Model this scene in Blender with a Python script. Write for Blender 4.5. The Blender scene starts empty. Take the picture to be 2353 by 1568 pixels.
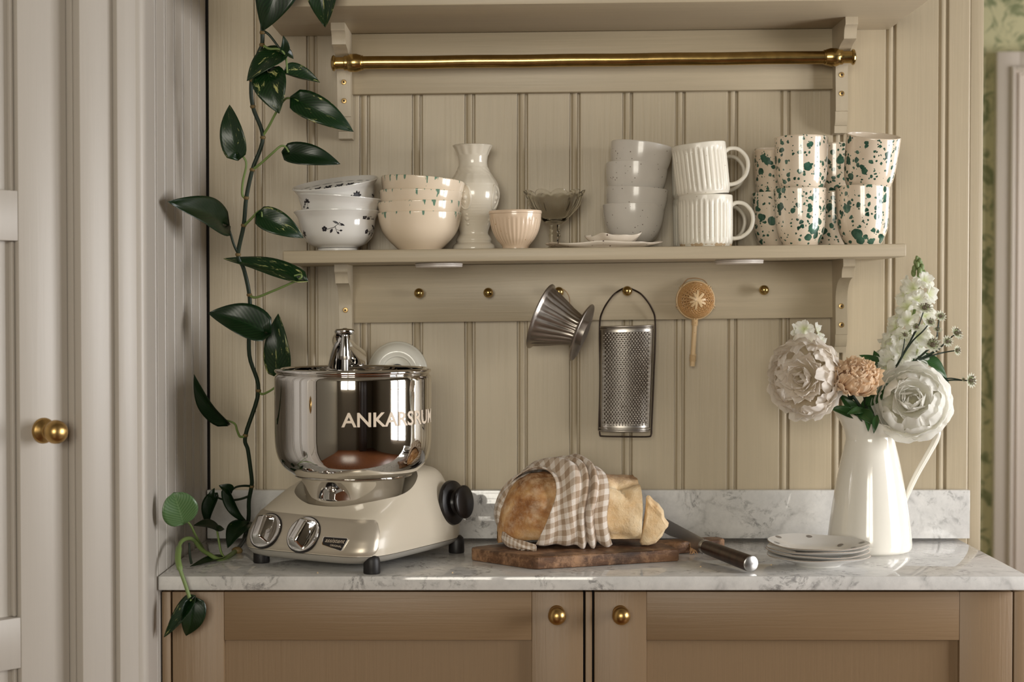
import bpy, bmesh, math, random
from math import pi, sin, cos, tan, atan, radians, sqrt, hypot
from mathutils import Vector, Matrix, noise
from mathutils.bvhtree import BVHTree

random.seed(7)
scene = bpy.context.scene
col = scene.collection

# ------------------------------------------------------------------ camera
F, D, ZC = 3700.0, 2.643, 1.283            # focal length in px of a 2353 wide frame, distance to the wall, height
CX, CY = 1176.5, 784.0
PITCH = atan(84.0 / F)
cam_data = bpy.data.cameras.new('camera')
cam_data.sensor_width = 36.0
cam_data.lens = F / 2353.0 * 36.0
cam_data.clip_start = 0.05
cam_data.dof.use_dof = True
cam_data.dof.focus_distance = 2.42
cam_data.dof.aperture_fstop = 5.0
cam = bpy.data.objects.new('camera', cam_data)
cam.location = (0, -D, ZC)
cam.rotation_euler = (pi / 2 - PITCH, 0, 0)
col.objects.link(cam)
scene.camera = cam

# ------------------------------------------------------------------ world, daylight, exposure
world = bpy.data.worlds.new('sky')
scene.world = world
world.use_nodes = True
world.node_tree.nodes['Background'].inputs[0].default_value = (0.62, 0.72, 0.85, 1)
world.node_tree.nodes['Background'].inputs[1].default_value = 0.12


def area(name, loc, target, w, h, power, colour):
    d = bpy.data.lights.new(name, 'AREA')
    d.shape = 'RECTANGLE'
    d.size, d.size_y, d.energy, d.color = w, h, power, colour
    o = bpy.data.objects.new(name, d)
    o.location = loc
    o.rotation_euler = (Vector(target) - Vector(loc)).to_track_quat('-Z', 'Y').to_euler()
    col.objects.link(o)
    return o


# daylight entering through the kitchen's two windows and through the window of the room beyond
area('daylight_right_window', (2.20, -1.00, 1.28), (1.0, -1.00, 1.24), 1.15, 1.00, 66, (1.0, 0.99, 0.98))
area('daylight_rear_window', (-0.35, -4.12, 1.66), (-0.35, -3.0, 1.54), 1.35, 1.10, 78, (1.0, 0.94, 0.81))
area('daylight_next_room', (2.74, 0.95, 1.45), (1.6, 0.95, 1.35), 1.3, 1.4, 34, (1.0, 0.96, 0.92))

vs = scene.view_settings
vs.view_transform = 'Standard'
vs.look = 'None'
vs.exposure = -0.15
vs.gamma = 1.0
vs.use_curve_mapping = False


# ------------------------------------------------------------------ geometry helpers
def at(px, py, Y):
    """World point that lies at depth plane y = Y on the sight line of a photo pixel."""
    fwd = Vector((0, cos(PITCH), -sin(PITCH)))
    up = Vector((0, sin(PITCH), cos(PITCH)))
    d = fwd * F + Vector((1, 0, 0)) * (px - CX) + up * (CY - py)
    t = (Y + D) / d.y
    return Vector((0, -D, ZC)) + d * t


def atz(px, py, z):
    fwd = Vector((0, cos(PITCH), -sin(PITCH)))
    up = Vector((0, sin(PITCH), cos(PITCH)))
    d = fwd * F + Vector((1, 0, 0)) * (px - CX) + up * (CY - py)
    t = (z - ZC) / d.z
    return Vector((0, -D, ZC)) + d * t


def sz(n, Y):
    return n / F * (D + Y)


def lerp(a, b, t):
    return a + (b - a) * t


def smoothstep(a, b, x):
    t = max(0.0, min(1.0, (x - a) / (b - a)))
    return t * t * (3 - 2 * t)


def spline(pts, n=6):
    """Catmull-Rom through points (tuples of any length)."""
    out = []
    P = [tuple(p) for p in pts]
    for i in range(len(P) - 1):
        p0 = P[i - 1] if i else P[i]
        p1, p2 = P[i], P[i + 1]
        p3 = P[i + 2] if i + 2 < len(P) else P[i + 1]
        for k in range(n):
            t = k / n
            out.append(tuple(0.5 * ((2 * b) + (-a + c) * t + (2 * a - 5 * b + 4 * c - d) * t * t + (-a + 3 * b - 3 * c + d) * t ** 3)
                             for a, b, c, d in zip(p0, p1, p2, p3)))
    out.append(P[-1])
    return out


class MB:
    """Collects shapes that become one mesh object."""

    def __init__(s):
        s.v, s.f, s.uv, s.mi, s.has_uv = [], [], [], [], False

    def add(s, verts, faces, uvs=None, mi=0):
        o = len(s.v)
        s.v += [Vector(p) for p in verts]
        s.f += [tuple(i + o for i in f) for f in faces]
        s.mi += [mi] * len(faces)
        if uvs:
            s.has_uv = True
            s.uv += list(uvs)
        else:
            s.uv += [(0, 0)] * len(verts)
        return s

    def xform(s, M, start=0):
        for i in range(start, len(s.v)):
            s.v[i] = M @ s.v[i]
        return s

    def box(s, x0, x1, y0, y1, z0, z1, bev=0.0, mi=0):
        if bev <= 0:
            v = [(x, y, z) for z in (z0, z1) for y in (y0, y1) for x in (x0, x1)]
            s.add(v, [(0, 2, 3, 1), (4, 5, 7, 6), (0, 1, 5, 4), (2, 6, 7, 3), (0, 4, 6, 2), (1, 3, 7, 5)], mi=mi)
        else:
            bm = bmesh.new()
            bmesh.ops.create_cube(bm, size=1)
            for q in bm.verts:
                q.co = Vector(((x0 + x1) / 2 + q.co.x * (x1 - x0), (y0 + y1) / 2 + q.co.y * (y1 - y0), (z0 + z1) / 2 + q.co.z * (z1 - z0)))
            bmesh.ops.bevel(bm, geom=bm.edges[:], offset=bev, segments=2, profile=0.5, affect='EDGES')
            s.bm(bm, mi)
        return s

    def bm(s, bm, mi=0):
        bm.verts.index_update()
        s.add([q.co.copy() for q in bm.verts], [tuple(q.index for q in f.verts) for f in bm.faces], mi=mi)
        bm.free()
        return s

    def lathe(s, prof, seg=48, mod=None, M=None, mi=0, closed=False):
        """prof: list of (r, z). mod(theta, r, z) -> (r, z)."""
        st = len(s.v)
        v, f, rings = [], [], []
        for (r, z) in prof:
            if r < 1e-6:
                rings.append([len(v)])
                v.append((0, 0, z))
            else:
                ring = []
                for k in range(seg):
                    th = 2 * pi * k / seg
                    rr, zz = (r, z) if mod is None else mod(th, r, z)
                    ring.append(len(v))
                    v.append((rr * cos(th), rr * sin(th), zz))
                rings.append(ring)
        pairs = list(zip(rings, rings[1:]))
        if closed:
            pairs.append((rings[-1], rings[0]))
        for a, b in pairs:
            if len(a) == 1 and len(b) == 1:
                continue
            for k in range(seg):
                k2 = (k + 1) % seg
                if len(a) == 1:
                    f.append((a[0], b[k2], b[k]))
                elif len(b) == 1:
                    f.append((a[k], a[k2], b[0]))
                else:
                    f.append((a[k], a[k2], b[k2], b[k]))
        s.add(v, f, mi=mi)
        if M is not None:
            s.xform(M, st)
        return s

    def tube(s, pts, rad, seg=8, closed=False, cap=True, flat=1.0, up=None, uvs=False, mi=0):
        P = [Vector(p) for p in pts]
        n = len(P)
        R = rad if isinstance(rad, (list, tuple)) else [rad] * n
        v, f, uv = [], [], []
        T = []
        for i in range(n):
            a = P[i - 1] if (i or closed) else P[i]
            b = P[(i + 1) % n] if (i < n - 1 or closed) else P[i]
            t = (b - a)
            T.append(t.normalized() if t.length > 1e-9 else Vector((0, 0, 1)))
        ref = Vector(up) if up else (Vector((0, 0, 1)) if abs(T[0].z) < 0.9 else Vector((1, 0, 0)))
        nrm = (ref - T[0] * ref.dot(T[0])).normalized()
        dist = 0
        for i in range(n):
            nrm = (nrm - T[i] * nrm.dot(T[i]))
            nrm = nrm.normalized() if nrm.length > 1e-9 else T[i].orthogonal().normalized()
            bi = T[i].cross(nrm)
            if i:
                dist += (P[i] - P[i - 1]).length
            for k in range(seg):
                a = 2 * pi * k / seg
                v.append(P[i] + (nrm * cos(a) * flat + bi * sin(a)) * R[i])
                uv.append((dist, a / (2 * pi) * 2 * pi * R[i]))
        m = n if closed else n - 1
        for i in range(m):
            for k in range(seg):
                i2, k2 = (i + 1) % n, (k + 1) % seg
                f.append((i * seg + k, i * seg + k2, i2 * seg + k2, i2 * seg + k))
        if cap and not closed:
            f.append(tuple(range(seg))[::-1])
            f.append(tuple((n - 1) * seg + k for k in range(seg)))
        s.add(v, f, uv if uvs else None, mi=mi)
        return s

    def prism(s, poly, h0, h1, axis='x', mi=0):
        """Extrude a 2-D outline. axis x: poly is (y, z); axis y: (x, z); axis z: (x, y)."""
        n = len(poly)

        def P(a, b, h):
            return {'x': (h, a, b), 'y': (a, h, b), 'z': (a, b, h)}[axis]
        v = [P(a, b, h0) for a, b in poly] + [P(a, b, h1) for a, b in poly]
        f = [tuple(range(n)), tuple(range(2 * n - 1, n - 1, -1))]
        f += [(i, i + n, (i + 1) % n + n, (i + 1) % n) for i in range(n)]
        s.add(v, f, mi=mi)
        return s

    def grid(s, fn, nu, nv, uvfn=None, mi=0):
        v, f, uv = [], [], []
        for i in range(nu + 1):
            for j in range(nv + 1):
                a, b = i / nu, j / nv
                v.append(fn(a, b))
                uv.append(uvfn(a, b) if uvfn else (a, b))
        for i in range(nu):
            for j in range(nv):
                k = i * (nv + 1) + j
                f.append((k, k + nv + 1, k + nv + 2, k + 1))
        s.add(v, f, uv, mi=mi)
        return s

    def sphere(s, c, r, seg=16, rings=10, scale=(1, 1, 1), mi=0):
        st = len(s.v)
        s.lathe([(r * sin(pi * i / rings), -r * cos(pi * i / rings)) for i in range(rings + 1)], seg, mi=mi)
        s.xform(Matrix.Translation(Vector(c)) @ Matrix.Diagonal(Vector((*scale, 1))), st)
        return s

    def mesh(s, name, mats, smooth=35):
        me = bpy.data.meshes.new(name)
        me.from_pydata([tuple(p) for p in s.v], [], s.f)
        if s.has_uv:
            ul = me.uv_layers.new(name='UVMap')
            for lp in me.loops:
                ul.data[lp.index].uv = s.uv[lp.vertex_index]
        for m in (mats if isinstance(mats, (list, tuple)) else [mats]):
            me.materials.append(m)
        if len(me.materials) > 1:
            me.polygons.foreach_set('material_index', s.mi)
        bm = bmesh.new()
        bm.from_mesh(me)
        bmesh.ops.recalc_face_normals(bm, faces=bm.faces)
        bm.to_mesh(me)
        bm.free()
        if smooth:
            me.shade_smooth()
            if smooth < 180:
                me.set_sharp_from_angle(angle=radians(smooth))
        me.update()
        return me

    def build(s, name, mats, parent=None, smooth=35, world=False, loc=None, rot=None):
        """world=True: the shape is given in world coordinates although it gets a parent."""
        o = bpy.data.objects.new(name, s.mesh(name, mats, smooth))
        col.objects.link(o)
        if loc is not None:
            o.location = loc
        if rot is not None:
            o.rotation_euler = rot
        if parent is not None:
            o.parent = parent
            if world:
                o.matrix_parent_inverse = wm(parent).inverted()
        return o


def wm(o):
    M = o.matrix_parent_inverse @ o.matrix_basis if o.parent else o.matrix_basis.copy()
    return wm(o.parent) @ M if o.parent else M


def link(name, me, parent=None, M=None):
    o = bpy.data.objects.new(name, me)
    col.objects.link(o)
    o.parent = parent
    if M is not None:
        o.matrix_basis = M
    return o


def tag(o, label=None, cat=None, group=None, kind=None):
    for k, val in (('label', label), ('category', cat), ('group', group), ('kind', kind)):
        if val:
            o[k] = val
    return o


def thing(name, label, cat, loc=(0, 0, 0), rot=(0, 0, 0), group=None, kind=None):
    o = bpy.data.objects.new(name, None)
    o.empty_display_size = 0.05
    o.location = loc
    o.rotation_euler = rot
    col.objects.link(o)
    return tag(o, label, cat, group, kind)


def copy_tree(o, parent=None):
    c = o.copy()
    col.objects.link(c)
    c.parent = parent
    for ch in list(o.children):
        copy_tree(ch, c)
    return c


def frame(z_axis, x_hint=(1, 0, 0), loc=(0, 0, 0)):
    z = Vector(z_axis).normalized()
    x = Vector(x_hint)
    x = x - z * x.dot(z)
    if x.length < 1e-6:
        x = z.orthogonal()
    x.normalize()
    y = z.cross(x)
    M = Matrix((x, y, z)).transposed().to_4x4()
    M.translation = Vector(loc)
    return M


# ------------------------------------------------------------------ materials
def srgb(r, g, b):
    def c(u):
        u /= 255.0
        return u / 12.92 if u <= 0.04045 else ((u + 0.055) / 1.055) ** 2.4
    return (c(r), c(g), c(b), 1.0)


class NT:
    def __init__(s, name):
        s.m = bpy.data.materials.new(name)
        s.m.use_nodes = True
        s.t = s.m.node_tree
        s.b = s.t.nodes['Principled BSDF']
        s.out = s.t.nodes['Material Output']

    def n(s, typ, **kw):
        nd = s.t.nodes.new(typ)
        for k, val in kw.items():
            if hasattr(nd, k) and k not in nd.inputs:
                setattr(nd, k, val)
            else:
                s.set(nd, k, val)
        return nd

    def set(s, nd, key, val):
        inp = nd.inputs[key]
        if isinstance(val, bpy.types.NodeSocket):
            s.t.links.new(val, inp)
        else:
            inp.default_value = val

    def p(s, **kw):
        for k, val in kw.items():
            s.set(s.b, {'col': 'Base Color', 'rough': 'Roughness', 'metal': 'Metallic', 'ior': 'IOR', 'spec': 'Specular IOR Level',
                        'coat': 'Coat Weight', 'coatr': 'Coat Roughness', 'trans': 'Transmission Weight', 'sss': 'Subsurface Weight',
                        'normal': 'Normal', 'sheen': 'Sheen Weight', 'alpha': 'Alpha'}[k], val)
        return s

    def coords(s, kind='Object', scale=(1, 1, 1), rnd=0.0, rot=(0, 0, 0)):
        tc = s.n('ShaderNodeTexCoord')
        mp = s.n('ShaderNodeMapping')
        s.t.links.new(tc.outputs[kind], mp.inputs['Vector'])
        mp.inputs['Scale'].default_value = scale
        mp.inputs['Rotation'].default_value = rot
        if rnd:
            oi = s.n('ShaderNodeObjectInfo')
            mu = s.n('ShaderNodeMath', operation='MULTIPLY')
            s.t.links.new(oi.outputs['Random'], mu.inputs[0])
            mu.inputs[1].default_value = rnd
            s.t.links.new(mu.outputs[0], mp.inputs['Location'])
        return mp.outputs[0]

    def noise(s, vec, scale, detail=4, rough=0.5, dist=0.0):
        nd = s.n('ShaderNodeTexNoise')
        s.t.links.new(vec, nd.inputs['Vector'])
        nd.inputs['Scale'].default_value = scale
        nd.inputs['Detail'].default_value = detail
        nd.inputs['Roughness'].default_value = rough
        nd.inputs['Distortion'].default_value = dist
        return nd.outputs[0]

    def voro(s, vec, scale, out='Distance', feature='F1', rnd=1.0):
        nd = s.n('ShaderNodeTexVoronoi', feature=feature)
        s.t.links.new(vec, nd.inputs['Vector'])
        nd.inputs['Scale'].default_value = scale
        nd.inputs['Randomness'].default_value = rnd
        return nd.outputs[out]

    def ramp(s, fac, stops, interp='LINEAR'):
        nd = s.n('ShaderNodeValToRGB')
        s.t.links.new(fac, nd.inputs[0])
        cr = nd.color_ramp
        cr.interpolation = interp
        while len(cr.elements) < len(stops):
            cr.elements.new(0.5)
        for e, (p, c) in zip(cr.elements, stops):
            e.position = p
            e.color = c if isinstance(c, tuple) else (c, c, c, 1)
        return nd.outputs[0]

    def mix(s, fac, a, b, blend='MIX'):
        nd = s.n('ShaderNodeMix', data_type='RGBA', blend_type=blend)
        for i, val in ((0, fac), (6, a), (7, b)):
            if isinstance(val, bpy.types.NodeSocket):
                s.t.links.new(val, nd.inputs[i])
            else:
                nd.inputs[i].default_value = val
        return nd.outputs[2]

    def math(s, op, a, b=0.0, c=0.0):
        nd = s.n('ShaderNodeMath', operation=op)
        for i, val in ((0, a), (1, b), (2, c)):
            if isinstance(val, bpy.types.NodeSocket):
                s.t.links.new(val, nd.inputs[i])
            else:
                nd.inputs[i].default_value = val
        return nd.outputs[0]

    def bump(s, h, strength=0.3, dist=0.002):
        nd = s.n('ShaderNodeBump')
        s.t.links.new(h, nd.inputs['Height'])
        nd.inputs['Strength'].default_value = strength
        nd.inputs['Distance'].default_value = dist
        s.p(normal=nd.outputs[0])
        return s

    def sep(s, vec):
        nd = s.n('ShaderNodeSeparateXYZ')
        s.t.links.new(vec, nd.inputs[0])
        return nd.outputs


def plain(name, c, rough=0.4, metal=0.0, **kw):
    n = NT(name)
    n.p(col=c, rough=rough, metal=metal, **kw)
    return n.m


def paint(name, c, rough=0.42, grain=(55, 55, 1.6), bump=0.35, var=0.10):
    n = NT(name)
    v = n.coords('Object', grain, rnd=17.0)
    g = n.noise(v, 3.0, 5, 0.6, 0.6)
    v2 = n.coords('Object', (1, 1, 1), rnd=9.0)
    b = n.noise(v2, 5.0, 3)
    dark = tuple(k * (1 - var) for k in c[:3]) + (1,)
    lite = tuple(min(1, k * (1 + var * 0.6)) for k in c[:3]) + (1,)
    c1 = n.ramp(g, [(0.3, dark), (0.62, c), (0.85, lite)])
    n.p(col=n.mix(n.ramp(b, [(0.3, 0.0), (0.75, 0.35)]), c1, lite), rough=rough)
    n.bump(g, bump, 0.0012)
    return n.m


def make_marble():
    n = NT('carrara_marble')
    v = n.coords('Object', (1.0, 1.0, 1.0))
    warp = n.noise(v, 9.0, 4, 0.6)
    vv = n.n('ShaderNodeVectorMath', operation='ADD')
    n.t.links.new(v, vv.inputs[0])
    sc = n.n('ShaderNodeVectorMath', operation='SCALE')
    tx = n.n('ShaderNodeTexNoise')
    n.t.links.new(v, tx.inputs['Vector'])
    tx.inputs['Scale'].default_value = 7.0
    tx.inputs['Detail'].default_value = 5.0
    n.t.links.new(tx.outputs['Color'], sc.inputs[0])
    sc.inputs['Scale'].default_value = 0.16
    n.t.links.new(sc.outputs[0], vv.inputs[1])
    w = vv.outputs[0]
    veins = n.voro(w, 15.0, feature='DISTANCE_TO_EDGE')
    vm = n.ramp(veins, [(0.0, 1.0), (0.06, 0.3), (0.16, 0.0)])
    patch = n.ramp(n.noise(v, 16.0, 6, 0.65, 0.5), [(0.50, 0.0), (0.64, 1.0)])
    spots = n.ramp(n.noise(w, 70.0, 6, 0.75), [(0.50, 0.0), (0.62, 1.0)])
    m1 = n.math('MULTIPLY', vm, patch)
    m2 = n.math('MULTIPLY', spots, n.ramp(n.noise(w, 15.0, 4), [(0.49, 0.0), (0.60, 0.95)]))
    cloud = n.ramp(n.noise(v, 24.0, 6, 0.75), [(0.35, srgb(216, 214, 211)), (0.75, srgb(192, 191, 189))])
    c = n.mix(n.math('MINIMUM', n.math('ADD', n.math('MULTIPLY', m1, 0.4), n.math('MULTIPLY', m2, 0.8)), 0.9), cloud, srgb(116, 114, 113))
    n.p(col=c, rough=0.035, spec=0.5)
    return n.m


def make_brass(name, c, rough, var=0.12, bumpy=0.0):
    n = NT(name)
    v = n.coords('Object', (1, 1, 1), rnd=3.0)
    g = n.noise(v, 60, 4, 0.6)
    d = tuple(k * 0.6 for k in c[:3]) + (1,)
    n.p(col=n.mix(n.ramp(g, [(0.35, 0.5), (0.65, 0.0)]), c, d), metal=1.0,
        rough=n.math('ADD', rough, n.math('MULTIPLY', g, var)))
    return n.m


def make_splatter():
    n = NT('cream_glaze_green_splatter')
    v0 = n.coords('Object', (1, 1, 1), rnd=40.0)
    tx = n.n('ShaderNodeTexNoise')
    n.t.links.new(v0, tx.inputs['Vector'])
    tx.inputs['Scale'].default_value = 120.0
    sc = n.n('ShaderNodeVectorMath', operation='SCALE')
    n.t.links.new(tx.outputs['Color'], sc.inputs[0])
    sc.inputs['Scale'].default_value = 0.006
    ad = n.n('ShaderNodeVectorMath', operation='ADD')
    n.t.links.new(v0, ad.inputs[0])
    n.t.links.new(sc.outputs[0], ad.inputs[1])
    v = ad.outputs[0]
    masks = []
    for scale, keep, size in ((62, 0.44, 0.50), (105, 0.40, 0.46), (190, 0.56, 0.42), (34, 0.70, 0.44)):
        nd = n.n('ShaderNodeTexVoronoi', feature='F1')
        n.t.links.new(v, nd.inputs['Vector'])
        nd.inputs['Scale'].default_value = scale
        cs = n.sep(nd.outputs['Color'])
        r = n.math('MULTIPLY', n.math('GREATER_THAN', cs[0], keep), n.math('MULTIPLY', n.math('ADD', n.math('MULTIPLY', cs[1], 0.6), 0.4), size))
        masks.append(n.math('LESS_THAN', nd.outputs['Distance'], r))
    m = masks[0]
    for k in masks[1:]:
        m = n.math('MAXIMUM', m, k)
    tone = n.ramp(n.noise(v0, 70, 3), [(0.3, srgb(18, 58, 46)), (0.7, srgb(76, 116, 98))])
    base = n.ramp(n.noise(v0, 14, 3), [(0.3, srgb(226, 208, 186)), (0.7, srgb(238, 224, 205))])
    n.p(col=n.mix(m, base, tone), rough=0.14, coat=0.5, coatr=0.05)
    return n.m


def make_rim_drips():
    """cream glaze with green drips hanging from the rim; local z = height."""
    n = NT('cream_glaze_green_rim_drips')
    tc = n.n('ShaderNodeTexCoord')
    o = n.sep(tc.outputs['Object'])
    v = n.coords('Object', (1, 1, 0.10), rnd=21.0)
    g = n.noise(v, 130.0, 3, 0.6)
    lim = n.math('MULTIPLY', n.math('SUBTRACT', g, 0.565), 0.085)
    depth = n.math('SUBTRACT', 0.0598, o[2])
    m = n.math('LESS_THAN', depth, n.math('MINIMUM', lim, 0.016))
    n.p(col=n.mix(m, srgb(236, 219, 196), srgb(108, 142, 122)), rough=0.16, coat=0.4, coatr=0.06)
    return n.m


def make_speckle(name, c, dotc, scale, keep, rough=0.25, var=0.08):
    n = NT(name)
    v = n.coords('Object', (1, 1, 1), rnd=30.0)
    nd = n.n('ShaderNodeTexVoronoi', feature='F1')
    n.t.links.new(v, nd.inputs['Vector'])
    nd.inputs['Scale'].default_value = scale
    cs = n.sep(nd.outputs['Color'])
    m = n.math('MULTIPLY', n.math('GREATER_THAN', cs[0], keep), n.math('LESS_THAN', nd.outputs['Distance'], n.math('MULTIPLY', cs[1], 0.28)))
    d = tuple(k * (1 - var) for k in c[:3]) + (1,)
    base = n.ramp(n.noise(v, 22, 4), [(0.3, d), (0.7, c)])
    n.p(col=n.mix(m, base, dotc), rough=rough, coat=0.25, coatr=0.08)
    return n.m


def make_leaf(name, dark, light, streak, amount):
    n = NT(name)
    tc = n.n('ShaderNodeTexCoord')
    uv = n.sep(tc.outputs['UV'])
    v = n.coords('UV', (2.6, 1.3, 1), rnd=23.0, rot=(0, 0, 0.5))
    g = n.noise(v, 2.2, 6, 0.72, 0.6)
    rib = n.math('ABSOLUTE', n.math('SUBTRACT', uv[0], 0.5))
    midrib = n.ramp(rib, [(0.0, 1.0), (0.022, 0.0)])
    veins = n.n('ShaderNodeTexWave', wave_type='BANDS', bands_direction='Y')
    cv = n.n('ShaderNodeCombineXYZ')
    n.t.links.new(n.math('SUBTRACT', uv[1], n.math('MULTIPLY', rib, 0.9)), cv.inputs[1])
    n.t.links.new(cv.outputs[0], veins.inputs['Vector'])
    veins.inputs['Scale'].default_value = 3.4
    base = n.mix(n.math('MULTIPLY', veins.outputs[0], 0.35), dark, light)
    base = n.mix(n.math('MULTIPLY', midrib, 0.45), base, light)
    c = n.mix(n.ramp(g, [(amount, 0.0), (amount + 0.07, 1.0)]), base, streak)
    n.p(col=c, rough=0.33, spec=0.45)
    n.b.inputs['Subsurface Weight'].default_value = 0.0
    n.bump(n.math('ADD', n.math('MULTIPLY', veins.outputs[0], 0.4), n.math('MULTIPLY', midrib, -1.0)), 0.08, 0.001)
    return n.m


def make_petal(name, c_in, c_out, rough=0.55, trans=0.5):
    n = NT(name)
    tc = n.n('ShaderNodeTexCoord')
    uv = n.sep(tc.outputs['UV'])
    v = n.coords('UV', (26, 1.2, 1), rnd=5.0)
    g = n.noise(v, 1.6, 3)
    c = n.mix(n.ramp(uv[1], [(0.0, 0.0), (0.65, 1.0)]), c_in, c_out)
    c = n.mix(n.ramp(g, [(0.35, 0.12), (0.7, 0.0)]), c, tuple(k * 0.85 for k in c_in[:3]) + (1,))
    n.p(col=c, rough=rough)
    n.bump(g, 0.12, 0.001)
    tr = n.n('ShaderNodeBsdfTranslucent')
    n.t.links.new(c, tr.inputs[0])
    mx = n.n('ShaderNodeMixShader')
    mx.inputs[0].default_value = trans
    n.t.links.new(n.b.outputs[0], mx.inputs[1])
    n.t.links.new(tr.outputs[0], mx.inputs[2])
    n.t.links.new(mx.outputs[0], n.out.inputs[0])
    return n.m


def make_gingham():
    n = NT('gingham_cotton')
    tc = n.n('ShaderNodeTexCoord')
    uv = n.sep(tc.outputs['UV'])
    P = 0.0168

    def stripe(x):
        return n.math('GREATER_THAN', n.math('FRACT', n.math('DIVIDE', x, P)), 0.5)
    s = n.math('MULTIPLY', n.math('ADD', stripe(uv[0]), stripe(uv[1])), 0.5)
    v = n.coords('UV', (1, 1, 1))
    weave = n.noise(v, 900, 2)
    big = n.noise(v, 160, 4, 0.7)
    c = n.ramp(s, [(0.0, srgb(236, 226, 216)), (0.5, srgb(206, 188, 170)), (1.0, srgb(168, 144, 120))])
    n.p(col=n.mix(n.ramp(weave, [(0.3, 0.0), (0.7, 0.16)]), c, srgb(130, 108, 88)), rough=0.9, sheen=0.2)
    n.bump(n.math('ADD', n.math('MULTIPLY', weave, 0.25), big), 0.55, 0.0022)
    return n.m


def make_crust():
    n = NT('bread_crust')
    v = n.coords('Object', (1, 1, 1))
    a = n.noise(v, 16, 6, 0.65, 0.4)
    b = n.noise(v, 70, 5, 0.7)
    c = n.ramp(a, [(0.28, srgb(110, 66, 34)), (0.42, srgb(168, 116, 68)), (0.56, srgb(204, 158, 104)), (0.72, srgb(228, 200, 156))])
    p = n.ramp(a, [(0.24, srgb(150, 100, 60)), (0.38, srgb(214, 176, 126)), (0.55, srgb(232, 204, 162)), (0.72, srgb(242, 226, 196))])
    c = n.mix(n.ramp(n.math('ADD', n.sep(v)[0], n.math('MULTIPLY', a, 0.03)), [(0.06, 0.0), (0.14, 1.0)]), c, p)   # the baker's flour on the right half
    bake = n.math('ADD', n.sep(v)[2], n.math('MULTIPLY', n.noise(v, 30, 5, 0.7), 0.03))
    top = n.n('ShaderNodeMapRange')
    n.t.links.new(bake, top.inputs[0])
    top.inputs[1].default_value, top.inputs[2].default_value = 1.022, 1.036
    c = n.mix(n.math('MULTIPLY', top.outputs[0], 0.75), c, n.ramp(b, [(0.35, srgb(110, 66, 36)), (0.7, srgb(190, 142, 92))]))   # darker baked top crust
    c = n.mix(n.ramp(b, [(0.45, 0.0), (0.75, 0.45)]), c, srgb(238, 222, 196))
    n.p(col=c, rough=0.78)
    n.bump(n.math('ADD', a, n.math('MULTIPLY', b, 0.5)), 0.8, 0.004)
    return n.m


def make_pale_crust():
    n = NT('pale_bread_crust')
    v = n.coords('Object', (1, 1, 1))
    a = n.noise(v, 22, 6, 0.65, 0.4)
    b = n.noise(v, 90, 5, 0.7)
    c = n.ramp(a, [(0.25, srgb(184, 138, 92)), (0.38, srgb(222, 188, 142)), (0.6, srgb(238, 216, 180)), (0.75, srgb(244, 230, 204))])
    n.p(col=c, rough=0.8)
    n.bump(n.math('ADD', a, n.math('MULTIPLY', b, 0.5)), 0.8, 0.004)
    return n.m


def make_old_wood():
    n = NT('worn_dark_board_wood')
    v = n.coords('Object', (3, 26, 26))
    g = n.noise(v, 2.6, 6, 0.7, 0.8)
    v2 = n.coords('Object', (1, 1, 1))
    w = n.noise(v2, 24, 6, 0.75)
    c = n.ramp(g, [(0.25, srgb(44, 27, 17)), (0.5, srgb(92, 62, 40)), (0.75, srgb(132, 96, 66))])
    c = n.mix(n.ramp(w, [(0.47, 0.0), (0.64, 0.8)]), c, srgb(178, 138, 104))
    c = n.mix(n.ramp(n.noise(v2, 11, 4), [(0.52, 0.0), (0.7, 0.8)]), c, srgb(34, 20, 12))
    n.p(col=c, rough=0.5)
    n.bump(n.math('ADD', g, w), 0.5, 0.002)
    return n.m


def make_dark_handle():
    n = NT('dark_ebony_handle')
    v = n.coords('Object', (30, 30, 3))
    g = n.noise(v, 4, 5, 0.6, 0.3)
    n.p(col=n.ramp(g, [(0.3, srgb(26, 15, 11)), (0.7, srgb(66, 44, 34))]), rough=0.38)
    n.bump(g, 0.2, 0.001)
    return n.m


def make_steel(name, c, rough, brushed=(1, 1, 1), spots=0.0, metal=1.0):
    n = NT(name)
    v = n.coords('Object', brushed)
    g = n.noise(v, 40, 4, 0.6)
    base = n.mix(n.ramp(g, [(0.35, 0.3), (0.7, 0.0)]), c, tuple(k * 0.55 for k in c[:3]) + (1,))
    if spots:
        w = n.coords('Object', (1, 1, 1))
        base = n.mix(n.ramp(n.noise(w, 55, 4, 0.7), [(0.64, 0.0), (0.72, spots)]), base, srgb(86, 52, 30))
    n.p(col=base, metal=metal, rough=n.math('ADD', rough, n.math('MULTIPLY', g, 0.12)))
    return n.m


def make_wallpaper():
    n = NT('floral_wallpaper')
    v = n.coords('Object', (1, 1, 1))
    leaf = n.ramp(n.noise(v, 15, 4, 0.6, 1.6), [(0.48, 0.0), (0.60, 1.0)])
    fl = n.voro(v, 6.0)
    flm = n.ramp(fl, [(0.14, 1.0), (0.24, 0.0)])
    tone = n.ramp(n.noise(v, 3.5, 2), [(0.42, srgb(196, 140, 84)), (0.58, srgb(150, 76, 56))])
    c = n.mix(leaf, srgb(216, 212, 172), srgb(142, 150, 112))
    n.p(col=n.mix(flm, c, tone), rough=0.8)
    return n.m


def make_floor_wood():
    n = NT('pine_floor')
    v = n.coords('Object', (22, 1.2, 1))
    g = n.noise(v, 3, 5, 0.6, 0.4)
    n.p(col=n.ramp(g, [(0.3, srgb(84, 48, 28)), (0.7, srgb(124, 76, 46))]), rough=0.35)
    return n.m


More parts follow.
